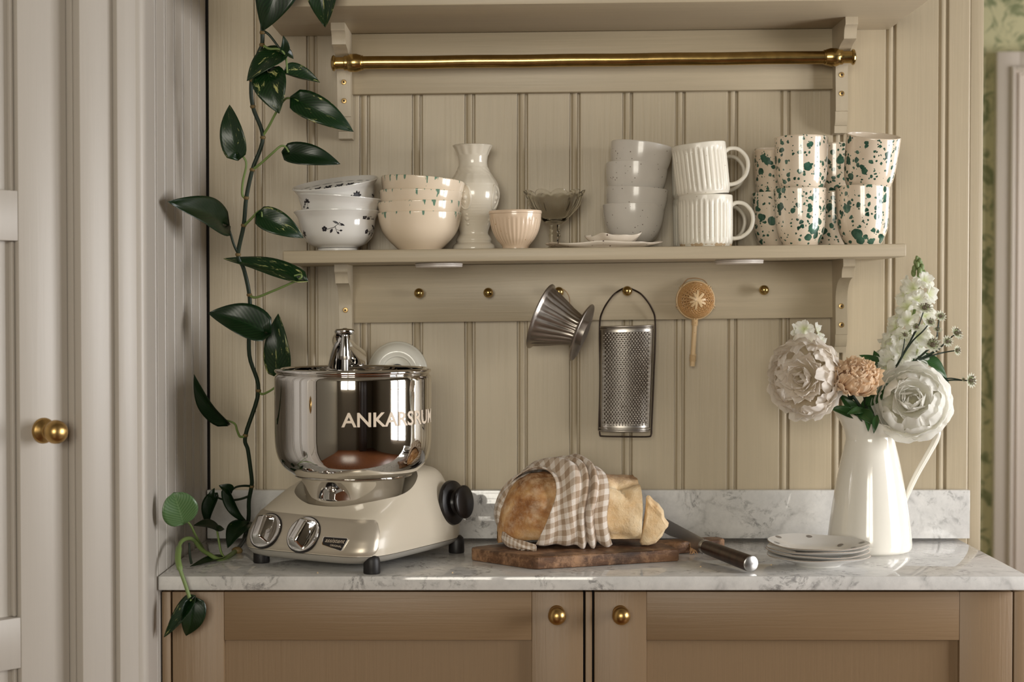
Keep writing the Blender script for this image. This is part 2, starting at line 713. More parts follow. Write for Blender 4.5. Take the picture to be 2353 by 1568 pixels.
M = {}
M['wall'] = paint('cream_board_paint', srgb(180, 166, 141), 0.40, var=0.06)
M['wall2'] = paint('pale_cupboard_paint', srgb(184, 177, 168), 0.40, var=0.03, bump=0.14)
M['shelf'] = paint('cream_shelf_paint', srgb(180, 166, 141), 0.42, grain=(1.6, 55, 55), bump=0.25)
M['bracket'] = paint('cream_bracket_paint', srgb(186, 173, 150), 0.42, grain=(20, 20, 4), bump=0.4)
M['cab'] = paint('taupe_cabinet_paint', srgb(132, 108, 80), 0.45, bump=0.35, var=0.03)
M['cab_h'] = paint('taupe_cabinet_paint_rail', srgb(132, 108, 80), 0.45, grain=(1.6, 55, 55), bump=0.35, var=0.03)
M['cab_in'] = plain('dark_cabinet_gap', srgb(30, 24, 20), 0.8)
M['marble'] = make_marble()
M['brass'] = make_brass('polished_brass', srgb(190, 162, 104), 0.16)
M['brass_satin'] = make_brass('satin_brass', srgb(204, 168, 108), 0.27)
M['chrome'] = plain('mirror_steel', (0.80, 0.78, 0.75, 1), 0.035, 1.0)
M['chrome2'] = plain('bright_chrome', (0.86, 0.85, 0.84, 1), 0.04, 1.0)
M['steel'] = make_steel('dull_tin', srgb(196, 190, 182), 0.26, (1, 1, 1), 0.5)
M['alu'] = make_steel('grey_aluminium', srgb(176, 168, 160), 0.30)
M['blade'] = make_steel('brushed_blade_steel', srgb(190, 188, 186), 0.25, (3, 30, 30))
M['iron'] = make_steel('dark_iron_wire', srgb(64, 54, 48), 0.4, metal=0.9)
M['mixer'] = plain('cream_enamel', srgb(206, 196, 178), 0.33, 0.0, coat=0.15)
M['mixer_skirt'] = plain('silver_grey_enamel', srgb(176, 172, 164), 0.34, 0.35)
M['mixer_panel'] = plain('satin_champagne_panel', srgb(190, 180, 164), 0.34, 0.45)
M['black'] = plain('black_plastic', srgb(24, 20, 20), 0.32)
M['rubber'] = plain('black_rubber', srgb(22, 19, 19), 0.5)
M['letter'] = plain('etched_pale_lettering', srgb(222, 206, 186), 0.45)
M['engrave'] = plain('grey_engraving', srgb(110, 104, 98), 0.5)
M['white_glaze'] = plain('white_enamel_glaze', srgb(238, 234, 224), 0.12, coat=0.4, coatr=0.05)
M['ivory_glaze'] = plain('ivory_glaze', srgb(232, 224, 208), 0.18, coat=0.4, coatr=0.06)
M['blue_white'] = plain('cool_white_porcelain', srgb(226, 224, 220), 0.14, coat=0.4, coatr=0.05)
M['ink'] = plain('black_print', srgb(34, 33, 40), 0.3)
M['grey_glaze'] = make_speckle('speckled_grey_glaze', srgb(226, 221, 214), srgb(120, 108, 98), 260, 0.82, 0.22)
M['mug_glaze'] = make_speckle('matt_white_mug_glaze', srgb(234, 228, 214), srgb(190, 176, 156), 300, 0.85, 0.42)
M['raw_clay'] = plain('raw_stoneware', srgb(190, 166, 134), 0.7)
M['blush_glaze'] = make_speckle('blush_ribbed_glaze', srgb(232, 208, 182), srgb(196, 160, 124), 240, 0.8, 0.2)
M['oyster_glaze'] = make_speckle('brown_speckled_white_glaze', srgb(224, 212, 196), srgb(74, 46, 30), 190, 0.70, 0.22)
M['splatter'] = make_splatter()
M['drips'] = make_rim_drips()
M['glaze_in'] = plain('cream_inside_glaze', srgb(236, 222, 204), 0.15, coat=0.4)
M['porcelain'] = plain('white_porcelain', srgb(226, 224, 214), 0.16, coat=0.5, coatr=0.05)
M['plastic_white'] = plain('white_plastic', srgb(226, 218, 210), 0.4)
M['plate'] = plain('pale_grey_plate_glaze', srgb(222, 220, 216), 0.2, coat=0.3)
M['plate_dot'] = plain('grey_dot_print', srgb(132, 126, 120), 0.3)
M['plate_edge'] = plain('brown_plate_edge', srgb(156, 138, 120), 0.4)
M['crust'] = make_crust()
M['pale_crust'] = make_pale_crust()
M['crumb'] = make_speckle('bread_crumb_face', srgb(232, 212, 174), srgb(196, 164, 118), 160, 0.5, 0.85)
M['gingham'] = make_gingham()
M['board'] = make_old_wood()
M['handle'] = make_dark_handle()
M['twine'] = plain('jute_twine', srgb(170, 132, 92), 0.9)
M['bamboo'] = make_speckle('bamboo_splint', srgb(206, 160, 104), srgb(140, 92, 50), 300, 0.6, 0.5, 0.25)
M['bamboo_light'] = make_speckle('pale_bamboo', srgb(222, 192, 148), srgb(180, 136, 88), 300, 0.7, 0.5, 0.15)
M['leaf'] = make_leaf('pothos_leaf', srgb(8, 28, 10), srgb(26, 56, 22), srgb(150, 162, 86), 0.70)
M['leaf_var'] = make_leaf('variegated_pothos_leaf', srgb(11, 36, 13), srgb(32, 66, 26), srgb(186, 188, 122), 0.59)
M['leaf_pale'] = make_leaf('young_pothos_leaf', srgb(62, 92, 52), srgb(116, 140, 100), srgb(170, 184, 130), 0.72)
M['stem'] = plain('dark_green_stem', srgb(18, 36, 18), 0.45)
M['stem_pale'] = plain('pale_green_stem', srgb(110, 130, 72), 0.45)
M['stem_node'] = plain('brown_stem_node', srgb(104, 84, 46), 0.6)
M['flower_leaf'] = make_leaf('glossy_bouquet_leaf', srgb(30, 62, 30), srgb(74, 112, 54), srgb(110, 140, 80), 0.8)
M['peony_blush'] = make_petal('blush_peony_petal', srgb(252, 240, 208), srgb(254, 249, 243))
M['peony_white'] = make_petal('white_peony_petal', srgb(253, 249, 228), srgb(254, 253, 249))
M['carnation'] = make_petal('peach_carnation_petal', srgb(228, 184, 150), srgb(247, 224, 194), trans=0.35)
M['stock'] = make_petal('white_stock_petal', srgb(226, 232, 188), srgb(252, 251, 246))
M['astrantia'] = make_petal('greenish_white_bract', srgb(190, 204, 150), srgb(236, 236, 222))
M['astrantia_mid'] = plain('brown_pincushion', srgb(112, 100, 84), 0.7)
M['bud'] = plain('green_bud', srgb(116, 132, 84), 0.5)
M['glass'] = NT('pressed_glass').p(col=(0.97, 0.97, 0.94, 1), rough=0.01, trans=1.0, ior=1.36).m
M['room_wall'] = plain('sage_plaster', srgb(100, 93, 80), 0.8)
M['ceiling'] = plain('ceiling_boards', srgb(112, 104, 90), 0.8)
M['floor'] = make_floor_wood()
M['white_paint'] = paint('white_gloss_paint', srgb(224, 214, 204), 0.35, bump=0.1, var=0.04)
M['wallpaper'] = make_wallpaper()
M['screw'] = make_brass('brass_screw', srgb(200, 168, 116), 0.3)
M['screw_dark'] = plain('screw_recess', srgb(52, 38, 26), 0.6)
M['dark_furniture'] = plain('dark_walnut', srgb(48, 34, 26), 0.4)
# ------------------------------------------------------------------ the room
ZT = 0.90                                   # counter height
XL = -0.5                                   # short side wall left of the counter
H = 2.5


def struct(mb, name, mat, smooth=0):
    return tag(mb.build(name, mat, smooth=smooth), kind='structure')


struct(MB().box(-1.5, 3.0, -4.4, 2.2, -0.1, 0.0), 'floor', M['floor'])
struct(MB().box(-1.5, 3.0, -4.4, 2.2, H, H + 0.1), 'ceiling', M['ceiling'])


def board_outline(p, up=0.0):
    """Cross-section of one tongue-and-groove board of width p; x along the wall, y = depth behind the face."""
    a = [(0, 0.012), (0, 0.0050), (0.0022, 0.0050)]
    for k in range(7):
        th = pi * k / 6
        a.append((0.0075 - 0.0050 * cos(th), 0.0046 - (0.0042 + up) * sin(th)))
    a += [(0.0126, 0.0058), (0.0152, 0.0058), (0.0164, 0.0006), (0.0176, 0.0)]
    a += [(p - 0.0016, 0.0), (p - 0.0006, 0.0008), (p - 0.0004, 0.012)]
    return a


# back wall: backing and single beadboards
wall_back = struct(MB().box(XL - 0.02, 0.768, 0.012, 0.115, 0, H), 'wall_back', M['cab_in'])
PITCH_B = 0.0861
x_joint = at(1430, 900, 0).x
k0 = int(math.ceil((x_joint - XL) / PITCH_B))
bx = x_joint - k0 * PITCH_B
bmesh_data = None
while bx < 0.751:
    x0, x1 = max(bx, XL + 0.004), min(bx + PITCH_B, 0.7505)
    if x1 - x0 > 0.02:
        if x0 == bx and x1 == bx + PITCH_B:
            if bmesh_data is None:
                bmesh_data = MB().prism(board_outline(PITCH_B), 0, H, 'z').mesh('board', M['wall'], 20)
            link('board', bmesh_data, wall_back, Matrix.Translation((bx, 0, 0)))
        else:
            w = x1 - x0
            if x0 > bx:
                out = [(0, 0.012), (0, 0.0), (w - 0.0016, 0.0), (w - 0.0006, 0.0008), (w - 0.0004, 0.012)]
            else:
                out = [q for q in board_outline(PITCH_B) if q[0] < w - 0.004] + [(w - 0.0032, 0.0), (w - 0.0014, 0.0008), (w, 0.0030), (w, 0.012)]
            MB().prism(out, 0, H, 'z').build('board', M['wall'], wall_back, 20, loc=(x0, 0, 0))
    bx += PITCH_B

# trim at the free end of the back wall
t1 = struct(MB().box(0.7508, 0.772, 0.0020, 0.118, 0, H, 0.0015), 'trim_1', M['wall'], 30)

# short side wall left of the counter (faces +x)
YL = -0.440
wall_left = struct(MB().box(XL - 0.05, XL - 0.012, -0.384, -0.001, 0, H), 'wall_left', M['cab_in'])
PB = 0.0635
yy = -0.004 - PB
me = MB().prism(board_outline(PB, 0.0008), 0, H, 'z').mesh('board', M['wall2'], 20)
while yy > YL - 0.005:
    # the board's x axis runs along -y .. its face looks to +x
    link('board', me, wall_left, Matrix.Translation((XL, yy, 0)) @ Matrix.Rotation(pi / 2, 4, 'Z'))
    yy -= PB
y_end = yy + PB

# diagonal cupboard front that continues the side wall towards the camera
y_cor = -0.449
cpl = [(XL, y_end - 0.0006), (XL, y_cor + 0.016), (XL - 0.0008, y_cor + 0.010), (XL - 0.003, y_cor + 0.005), (XL - 0.007, y_cor + 0.0015), (XL - 0.012, y_cor), (XL - 0.03, y_cor + 0.012), (XL - 0.03, y_end - 0.0006)]
MB().prism(cpl, 0, H, 'z').build('corner_post', M['wall2'], wall_left, 40)
E0 = Vector((XL - 0.010, y_cor + 0.0005, 0))
ED = Vector((-0.70711, -0.70711, 0))
EN = Vector((0.70711, -0.70711, 0))
DM = Matrix((ED, -EN, Vector((0, 0, 1)))).transposed().to_4x4()   # local x along the front, y into the cupboard
DM.translation = E0


def t_of(px, h=0.0):
    """distance along the front at which a plane lying h behind it meets a sight line"""
    k = (px - CX) / F
    ox, oy = E0.x - EN.x * h, E0.y - EN.y * h
    return (ox - (oy + D) * k) / (0.70711 * (1 - k))


def z_on(px, py, h=0.0):
    t = t_of(px, h)
    return at(px, py, E0.y - EN.y * h - 0.70711 * t).z


def diag(mb, name, mat, parent=None, smooth=30):
    mb.xform(DM)
    return mb.build(name, mat, parent, smooth, world=parent is not None)


H2, H3, H4 = 0.010, 0.038, 0.056
tB, tC, tS = t_of(272), t_of(186, H2), t_of(157, H3)
tag(diag(MB().box(-0.004, 1.35, 0.085, 0.11, 0, H), 'wall_cupboard', M['wall2'], None, 0), kind='structure')
tag(diag(MB().box(0.001, tB, 0.000, 0.084, 0, H, 0.0012), 'trim_2', M['wall2']), kind='structure')
tag(diag(MB().box(tB + 0.0004, tC, H2, 0.084, 0, H, 0.0014), 'trim_3', M['wall2']), kind='structure')
tag(diag(MB().box(tC + 0.0002, tC + 0.003, H2 + 0.016, 0.084, 0, H, 0.0008), 'trim_4', M['wall2']), kind='structure')
tag(diag(MB().box(0.80, 0.95, H2, 0.084, 0, H, 0.001), 'trim_5', M['wall2']), kind='structure')
# the cupboard door
door = thing('door_1', None, None, tuple(E0 + ED * (tS + 0.004) - EN * H3), kind='structure')
dx0, dx1 = tS + 0.001, 0.79
st = t_of(44, H3) - dx0
diag(MB().box(dx0, dx0 + st, H3, H3 + 0.024, 0.03, 2.3, 0.0012), 'stile', M['wall2'], door)
diag(MB().box(dx1 - st, dx1, H3, H3 + 0.024, 0.03, 2.3, 0.0012), 'stile', M['wall2'], door)
rz = [(z_on(20, 553, H3), z_on(20, 437, H3)), (z_on(20, 1540, H3), z_on(20, 1423, H3))]
for (a, b) in rz + [(0.03, 0.15), (2.2, 2.3)]:
    diag(MB().box(dx0 + st + 0.0003, dx1 - st - 0.0003, H3 + 0.0005, H3 + 0.024, a, b, 0.001), 'rail', M['wall2'], door)
zs = [0.15, rz[1][0], rz[1][1], rz[0][0], rz[0][1], 2.2]
for a, b in ((zs[0], zs[1]), (zs[2], zs[3]), (zs[4], zs[5])):
    mb = MB().box(dx0 + st - 0.004, dx1 - st + 0.004, H4, H4 + 0.006, a - 0.004, b + 0.004)
    mb.box(dx0 + st + 0.0006, dx0 + st + 0.006, H3 + 0.009, H4 + 0.002, a, b, 0.002)
    diag(mb, 'panel', M['wall2'], door)
# brass door knob with its rose
kt = t_of(98, H3)
kp = E0 + ED * kt - EN * H3
kz = at(98, 990, kp.y).z
kM = frame(EN, (0, 0, 1), kp + Vector((0, 0, kz)))
kn = MB().lathe([(0, 0.012), (0.008, 0.012), (0.0075, 0.016), (0.009, 0.020), (0.0135, 0.0245), (0.0158, 0.031), (0.0150, 0.038), (0.0105, 0.0445), (0.005, 0.0468), (0, 0.0472)], 40, M=kM)
kn = kn.build('knob', M['brass_satin'], door, 60, world=True)
MB().lathe([(0, 0), (0.0168, 0), (0.0172, 0.0015), (0.0150, 0.0045), (0.010, 0.0075), (0.0078, 0.0120), (0, 0.0122)], 40, M=kM).build('rose', M['brass_satin'], kn, 60, world=True)

# remaining shell of the kitchen, behind and beside the camera
struct(MB().box(-1.5, -1.4, -4.4, -1.35, 0, H), 'wall_side', M['room_wall'])


def wall_with_hole(name, axis, a0, a1, c0, c1, h0, h1, z0, z1, mat=M['room_wall']):
    mb = MB()
    for (p0, p1, q0, q1) in ((a0, h0, 0, H), (h1, a1, 0, H), (h0, h1, 0, z0), (h0, h1, z1, H)):
        if axis == 'x':
            mb.box(p0, p1, c0, c1, q0, q1)
        else:
            mb.box(c0, c1, p0, p1, q0, q1)
    return struct(mb, name, mat)


def window(name, axis, c, h0, h1, z0, z1, mat):
    mb = MB()

    def bar(p0, p1, q0, q1, d=0.03):
        if axis == 'x':
            mb.box(p0, p1, c - d, c + d, q0, q1)
        else:
            mb.box(c - d, c + d, p0, p1, q0, q1)
    w = 0.055
    bar(h0, h0 + w, z0, z1); bar(h1 - w, h1, z0, z1); bar(h0, h1, z0, z0 + w); bar(h0, h1, z1 - w, z1)
    m = (h0 + h1) / 2
    bar(m - 0.045, m + 0.045, z0, z1)
    for fz in (0.34, 0.67):
        zz = lerp(z0, z1, fz)
        bar(h0, h1, zz - 0.012, zz + 0.012, 0.015)
    return struct(mb, name, mat)


wall_with_hole('wall_rear', 'x', -1.5, 2.40, -4.3, -4.2, -1.05, 0.35, 1.09, 2.23)
window('window_1', 'x', -4.06, -1.05, 0.35, 1.09, 2.23, M['white_paint'])
wall_with_hole('wall_right', 'y', -4.3, 0.0, 2.28, 2.38, -1.60, -0.40, 0.76, 1.80)
window('window_2', 'y', 2.15, -1.60, -0.40, 0.76, 1.80, M['white_paint'])
# opening to the next room on the right of the counter
struct(MB().box(1.50, 2.9, 0.0, 0.115, 0, H).box(0.772, 1.50, 0.0, 0.115, 2.25, H), 'wall_opening', M['room_wall'])
# next room
struct(MB().box(0.1, 2.9, 2.0, 2.1, 0, H), 'wall_far', M['wallpaper'])
struct(MB().box(0.1, 0.2, 0.115, 2.0, 0, H), 'wall_far_left', M['wallpaper'])
struct(MB().box(2.8, 2.9, 0.0, 2.0, 0, H), 'wall_far_right', M['room_wall'])
dx = at(2288, 700, 1.97).x
zt = at(2320, 118, 1.97).z
door2 = thing('door_2', None, None, (dx + 0.4, 1.97, 0), kind='structure')


def moulded(x0, x1, z0, z1):
    mb = MB().box(x0, x1, 1.972, 1.999, z0, z1, 0.002)
    return mb


cs = 0.066
mb = moulded(dx, dx + cs, 0, zt)
mb.box(dx + 0.040, dx + 0.052, 1.962, 1.973, 0, zt - 0.043, 0.003).box(dx + 0.060, dx + cs, 1.966, 1.973, 0, zt - 0.06, 0.002)
mb.build('casing', M['white_paint'], door2, 30, world=True)
mb = moulded(dx + 0.8, dx + 0.8 + cs, 0, zt)
mb.build('casing', M['white_paint'], door2, 30, world=True)
mb = moulded(dx + cs, dx + 0.8, zt - cs, zt)
mb.box(dx + 0.052, dx + 0.8, 1.962, 1.973, zt - 0.055, zt - 0.043, 0.003)
mb.build('head_casing', M['white_paint'], door2, 30, world=True)
MB().box(dx + cs, dx + 0.8, 1.985, 1.998, 0.01, zt - cs).build('door_leaf', M['white_paint'], door2, 0, world=True)

# ------------------------------------------------------------------ base cabinet, worktop, splashback
YC = -0.362                               # face of the doors
YF = atz(1200, 1325, ZT).y                # front edge of the worktop
print('worktop front', YF)


def cx(px):
    return at(px, 1400, YC).x


def cz(py):
    return at(1300, py, YC).z


cab = thing('base_cabinet', 'taupe painted base cabinet with two framed doors and brass knobs under the marble worktop', 'cabinet', (0.1, -0.18, 0))
xa, xb = cx(372), cx(2362)
mb = MB().box(xa, xa + 0.012, YC + 0.022, -0.01, 0.08, 0.876).box(xb - 0.012, xb, YC + 0.022, -0.01, 0.08, 0.876)
mb.box(xa, xb, YC + 0.024, -0.01, 0.08, 0.10).box(xa, xb, YC + 0.03, YC + 0.04, 0.1, 0.876)
mb.build('carcass', M['cab_in'], cab, 0, world=True)
MB().box(xa, xb, YC + 0.05, -0.02, 0.0, 0.08).build('plinth', M['cab'], cab, 0, world=True)
z_top = cz(1361)
for (p0, p1) in ((372, 392), (1345.5, 1360.5), (2331, 2362)):
    MB().box(cx(p0), cx(p1), YC + 0.0005, YC + 0.024, 0.08, z_top, 0.0008).build('frame_stile', M['cab'], cab, 30, world=True)
zr = cz(1472)
knob_prof = [(0, 0), (0.0108, 0), (0.0112, 0.0012), (0.0100, 0.0028), (0.0066, 0.0050), (0.0056, 0.0085), (0.0062, 0.0110), (0.0098, 0.0145),
             (0.0127, 0.0200), (0.0128, 0.0245), (0.0108, 0.0300), (0.0068, 0.0338), (0.003, 0.0352), (0, 0.0354)]
for (p0, p1, s0, s1, kx) in ((396, 1340, 515, 1222, 1279), (1366, 2327, 1486, 2205, 1425)):
    dr = bpy.data.objects.new('door', None)
    col.objects.link(dr)
    dr.parent = cab
    dr.location = Vector(((cx(p0) + cx(p1)) / 2, YC, 0.1)) - cab.location
    MB().box(cx(p0), cx(s0) - 0.0002, YC, YC + 0.021, 0.09, z_top, 0.0008).build('stile', M['cab'], dr, 30, world=True)
    MB().box(cx(s1) + 0.0002, cx(p1), YC, YC + 0.021, 0.09, z_top, 0.0008).build('stile', M['cab'], dr, 30, world=True)
    MB().box(cx(s0), cx(s1), YC + 0.0003, YC + 0.021, zr, z_top, 0.0007).build('rail', M['cab_h'], dr, 30, world=True)
    MB().box(cx(s0), cx(s1), YC + 0.0003, YC + 0.021, 0.09, 0.16, 0.0007).build('rail', M['cab_h'], dr, 30, world=True)
    MB().box(cx(s0) - 0.004, cx(s1) + 0.004, YC + 0.0095, YC + 0.016, 0.15, zr + 0.004).build('panel', M['cab'], dr, 0, world=True)
    kpos = at(kx, 1409, YC)
    mb = MB().lathe(knob_prof, 40, M=frame((0, -1, 0), (1, 0, 0), kpos))
    tag(mb.build('knob', M['brass_satin'], dr, 60, world=True), 'satin brass ball knob')

# worktop with eased edges
xw0, xw1 = at(363, 1325, YF).x, at(2366, 1325, YF).x
mb = MB().box(xw0, xw1, YF, -0.0006, ZT - 0.020, ZT, 0.0018)
top = tag(mb.build('marble_worktop', M['marble'], smooth=30), 'grey veined white marble worktop slab with polished front edge', 'worktop')
zb = at(1600, 1127, -0.02).z
xs1 = at(2229, 1180, -0.02).x
mb = MB().box(XL + 0.002, xs1, -0.020, -0.0006, ZT + 0.0003, zb, 0.0010)
tag(mb.build('marble_splashback', M['marble'], smooth=30), 'low veined marble splashback strip against the cream boards', 'splashback')

# ------------------------------------------------------------------ wall shelves
TILT = 0.0113


def screw_mesh():
    mb = MB().lathe([(0, 0.0012), (0.0024, 0.0014), (0.0040, 0.0010), (0.0044, 0.0), (0.0, -0.001)], 20, mi=0)
    for k in range(6):
        a = pi * k / 3
        mb.sphere((0.0014 * cos(a), 0.0014 * sin(a), 0.0012), 0.0008, 6, 4, mi=1)
    mb.sphere((0, 0, 0.0012), 0.0013, 8, 4, mi=1)
    return mb.mesh('screw', [M['screw'], M['screw_dark']], 40)


SCREW = screw_mesh()


def bracket_profile(k, tip):
    """(y, z) outline; z = 0 at the shelf underside."""
    p = [(-0.0205, 0), (-tip, 0), (-tip - 0.001, -0.010)]
    for i in range(6):                                   # ovolo
        a = i / 5 * pi / 2
        p.append((-tip + 0.012 * sin(a), -0.012 - 0.018 * k * (1 - cos(a)) - 0.004 * k * i / 5))
    p.append((-tip + 0.017, -0.0365 * k))
    y0, y1 = -tip + 0.019, -0.046
    for i in range(1, 9):                                # cove
        a = i / 8 * pi / 2
        p.append((lerp(y0, y1, sin(a)), -0.038 * k - 0.046 * k * (1 - cos(a))))
    p += [(-0.046, -0.152 * k), (-0.0425, -0.1525 * k)]
    for i in range(1, 6):
        a = i / 5 * pi / 2
        p.append((lerp(-0.0425, -0.034, 1 - cos(a)), -0.1525 * k - 0.025 * k * sin(a)))
    p += [(-0.033, -0.190 * k), (-0.0012, -0.190 * k), (-0.0012, -0.03), (-0.0205, -0.03)]
    return p


def shelf_unit(name, label, root_px, root_py, Y, ends, thick, board, brackets, screws, k, tip):
    root = thing(name, label, 'shelf', tuple(at(root_px, root_py, Y) - Vector((0, Y, 0))), (0, -TILT, 0))
    Mi = wm(root).inverted()

    def L(px, py, YY):
        return Mi @ at(px, py, YY)
    x0, x1 = L(ends[0], root_py, Y).x, L(ends[1], root_py, Y).x
    MB().box(x0, x1, Y, -0.0006, 0, thick, 0.0022).build('shelf_board', M['shelf'], root, 30)
    b0, b1 = L(board[0], board[2], -0.02), L(board[1], board[2], -0.02)
    zb_ = (b0.z + L(board[1], board[3], -0.02).z) / 2
    MB().box(b0.x, b1.x, -0.020, -0.0006, zb_, -0.0003, 0.0010).build('backboard', M['shelf'], root, 30)
    for (p0, p1), sc in zip(brackets, screws):
        xa_, xb_ = L(p0, 300 if k == 0.9 else 700, -0.046).x, L(p1, 300 if k == 0.9 else 700, -0.046).x
        br = MB().prism(bracket_profile(k, tip), xa_, xb_, 'x').build('bracket', M['bracket'], root, 25)
        for (sx, sy) in sc:
            p = L(sx, sy, -0.0462)
            o = link('screw', SCREW, br, Matrix.Translation(((xa_ + xb_) / 2, -0.0461, p.z)) @ Matrix.Rotation(pi / 2, 4, 'X') @ Matrix.Rotation(random.random(), 4, 'Z'))
    return root, L


upper, LU = shelf_unit('wall_shelf', 'upper cream painted wooden shelf on scrolled brackets, above the brass rail', 1366, 8, -0.26, (588, 2138), 0.026,
                       (806, 1921, 217, 204), ((776, 807), (1921, 1949)), (((788, 189), (789, 232)), ((1938, 172), (1938, 215))), 0.9, 0.125)
lower, LL = shelf_unit('wall_shelf', 'lower cream painted wooden shelf with six brass pegs, crowded with crockery', 1366, 598, -0.20, (650, 2083), 0.0195,
                       (808, 1920, 740, 733), ((779, 808), (1920, 1947)), (((793, 713),), ((1934, 704), (1934, 747))), 0.79, 0.108)
peg_prof = [(0, 0), (0.0032, 0), (0.0030, 0.006), (0.0036, 0.009), (0.0062, 0.0115), (0.0081, 0.0165), (0.0078, 0.0210), (0.0055, 0.0252), (0.0025, 0.0268), (0, 0.027)]
peg_me = MB().lathe(peg_prof, 28).mesh('peg', M['brass'], 60)
PEGS = {}
for px, py in ((963, 674), (1122, 673), (1284, 671), (1441, 669), (1598, 668), (1755, 667)):
    p = LL(px, py, -0.035)
    link('peg', peg_me, lower, Matrix.Translation((p.x, -0.020, p.z)) @ Matrix.Rotation(pi / 2, 4, 'X'))
    PEGS[px] = wm(lower) @ Vector((p.x, -0.020, p.z))
# height of the lower shelf's upper face at a given x
_zs0 = wm(lower) @ Vector((0, 0, 0.0195))


def shelf_z(x):
    return _zs0.z + (x - _zs0.x) * TILT


# two flat puck lamps under the lower shelf
for (p0, p1, lab) in ((954, 1063, 'flat white puck lamp under the lower shelf, nearest the stand mixer'), (1643, 1754, 'flat white puck lamp under the lower shelf, above the bare right-hand peg')):
    Yp = -0.125
    r = sz(p1 - p0, Yp) / 2
    c = at((p0 + p1) / 2, 600, Yp)
    z = (wm(lower) @ Vector(((wm(lower).inverted() @ c).x, Yp, 0))).z
    t = thing('puck_lamp', lab, 'lamp', (c.x, Yp, z - 0.0065), (0, -TILT, 0), group='puck lamps under the shelf')
    MB().lathe([(0, 0.006), (r * 0.98, 0.006), (r, 0.0055), (r, 0.0035), (r * 0.985, 0.0032), (0, 0.0032)], 48).build('housing', M['plastic_white'], t)
    MB().lathe([(0, 0.003), (r * 0.99, 0.003), (r * 0.99, 0.0008), (r * 0.96, 0), (0, 0)], 48).build('diffuser', M['plastic_white'], t)

# brass rail on the upper brackets
Yr = -0.072
ra, rb = at(795, 145, Yr), at(1932, 131.5, Yr)
rail = thing('brass_rail', 'polished brass rail with ringed end knobs fixed across the upper brackets', 'rail', tuple(ra))
ax = (rb - ra).normalized()
rr = 0.0104
pts = [ra + (rb - ra) * (i / 24) + Vector((0, 0, 0.0003 * sin(i * 1.3) * (1 if 0 < i < 24 else 0))) for i in range(25)]
MB().tube(pts, rr, 24).build('rod', M['brass'], rail, 60, world=True)
end_prof = [(0, -0.024), (0.0075, -0.0235), (0.0118, -0.0215), (0.0128, -0.0195), (0.0118, -0.0175), (0.0098, -0.0165), (0.0098, -0.0035),
            (0.0116, -0.0030), (0.0120, 0.0), (0.0116, 0.0025), (0.0128, 0.0030), (0.0146, 0.0075), (0.0146, 0.0165), (0.0128, 0.0225),
            (0.0126, 0.0240), (0.0118, 0.0245), (0.0118, 0.0275), (0.0104, 0.0280), (0.0, 0.0280)]
MB().lathe(end_prof, 36, M=frame(ax, (0, 0, 1), ra)).build('end_socket', M['brass'], rail, 30, world=True)
MB().lathe(end_prof, 36, M=frame(-ax, (0, 0, 1), rb)).build('end_socket', M['brass'], rail, 30, world=True)

# round porcelain wall socket behind the mixer
sc_ = at(914, 853, 0)
sock = thing('wall_socket', 'round white porcelain wall socket half hidden behind the mixing bowl', 'socket', tuple(sc_))
SM = frame((0, -1, 0), (1, 0, 0), sc_)
MB().lathe([(0, 0), (0.0485, 0), (0.0490, 0.003), (0.0478, 0.006), (0.0470, 0.0062), (0.0455, 0.010), (0.0400, 0.0155), (0.0330, 0.0185), (0.0290, 0.0180),
            (0.0270, 0.0165), (0.0255, 0.0170), (0.0240, 0.0165), (0.0230, 0.0120), (0.0, 0.0100)], 56, M=SM).build('cover', M['porcelain'], sock, 60, world=True)
mb = MB().lathe([(0, 0.010), (0.0125, 0.0105), (0.0120, 0.0150), (0.0060, 0.0165), (0, 0.0165)], 24, M=SM)
mb.build('insert', M['black'], sock, 40, world=True)

# unseen dark cupboard, added behind the camera for the polished bowl to reflect
cup = thing('added_cupboard', 'added dark cupboard across the room, unseen but for its reflection in the steel bowl', 'cupboard', (1.05, -3.95, 0))
MB().box(0.70, 1.40, -4.18, -3.74, 0, 2.05, 0.004).build('body', M['dark_furniture'], cup, 30, world=True)
for q in (0, 1):
    d_ = MB().box(0.715 + 0.345 * q, 1.045 + 0.345 * q, -3.74, -3.722, 0.1, 2.0, 0.004).build('door', M['dark_furniture'], cup, 30, world=True)
    MB().sphere((1.02 + 0.06 * q, -3.71, 1.0), 0.012, 12, 8).build('knob', M['brass'], d_, 60, world=True)
# ------------------------------------------------------------------ crockery on the lower shelf
def vessel_profile(outer, th, foot=0.0, n=5):
    """outer: (r, z) from the foot edge up to the rim -> closed profile with inside wall."""
    o = spline(outer, n)
    inner = []
    for i in range(len(o) - 1, -1, -1):
        r, z = o[i]
        a = o[max(i - 1, 0)]
        b = o[min(i + 1, len(o) - 1)]
        dx_, dz_ = b[0] - a[0], b[1] - a[1]
        L_ = hypot(dx_, dz_) or 1
        q = (r - th * dz_ / L_, z + th * dx_ / L_)
        if q[0] > 0.002 and q[1] > th * 1.3:
            inner.append(q)
    rim = o[-1]
    lip = [(rim[0] - th * 0.25, rim[1] + th * 0.35), (rim[0] - th * 0.75, rim[1] + th * 0.35)]
    floor_z = inner[-1][1] if inner else th * 1.5
    base = [(0, foot), (outer[0][0] * 0.78, foot), (outer[0][0] * 0.84, 0), (outer[0][0] * 0.97, 0)] if foot else [(0, 0), (outer[0][0] * 0.97, 0)]
    return base + o + lip + inner + [(0, floor_z)]


def stack_frame(px, Y, tilt_px=(0, 0), fwd=0.0):
    x = at(px, 560, Y).x
    return Vector((x, Y, shelf_z(x)))


def tilt_rot(right_up_deg, fwd_deg):
    """right_up > 0 lifts the right side; fwd > 0 tips the rim towards the camera."""
    return (radians(fwd_deg), -radians(right_up_deg), 0)


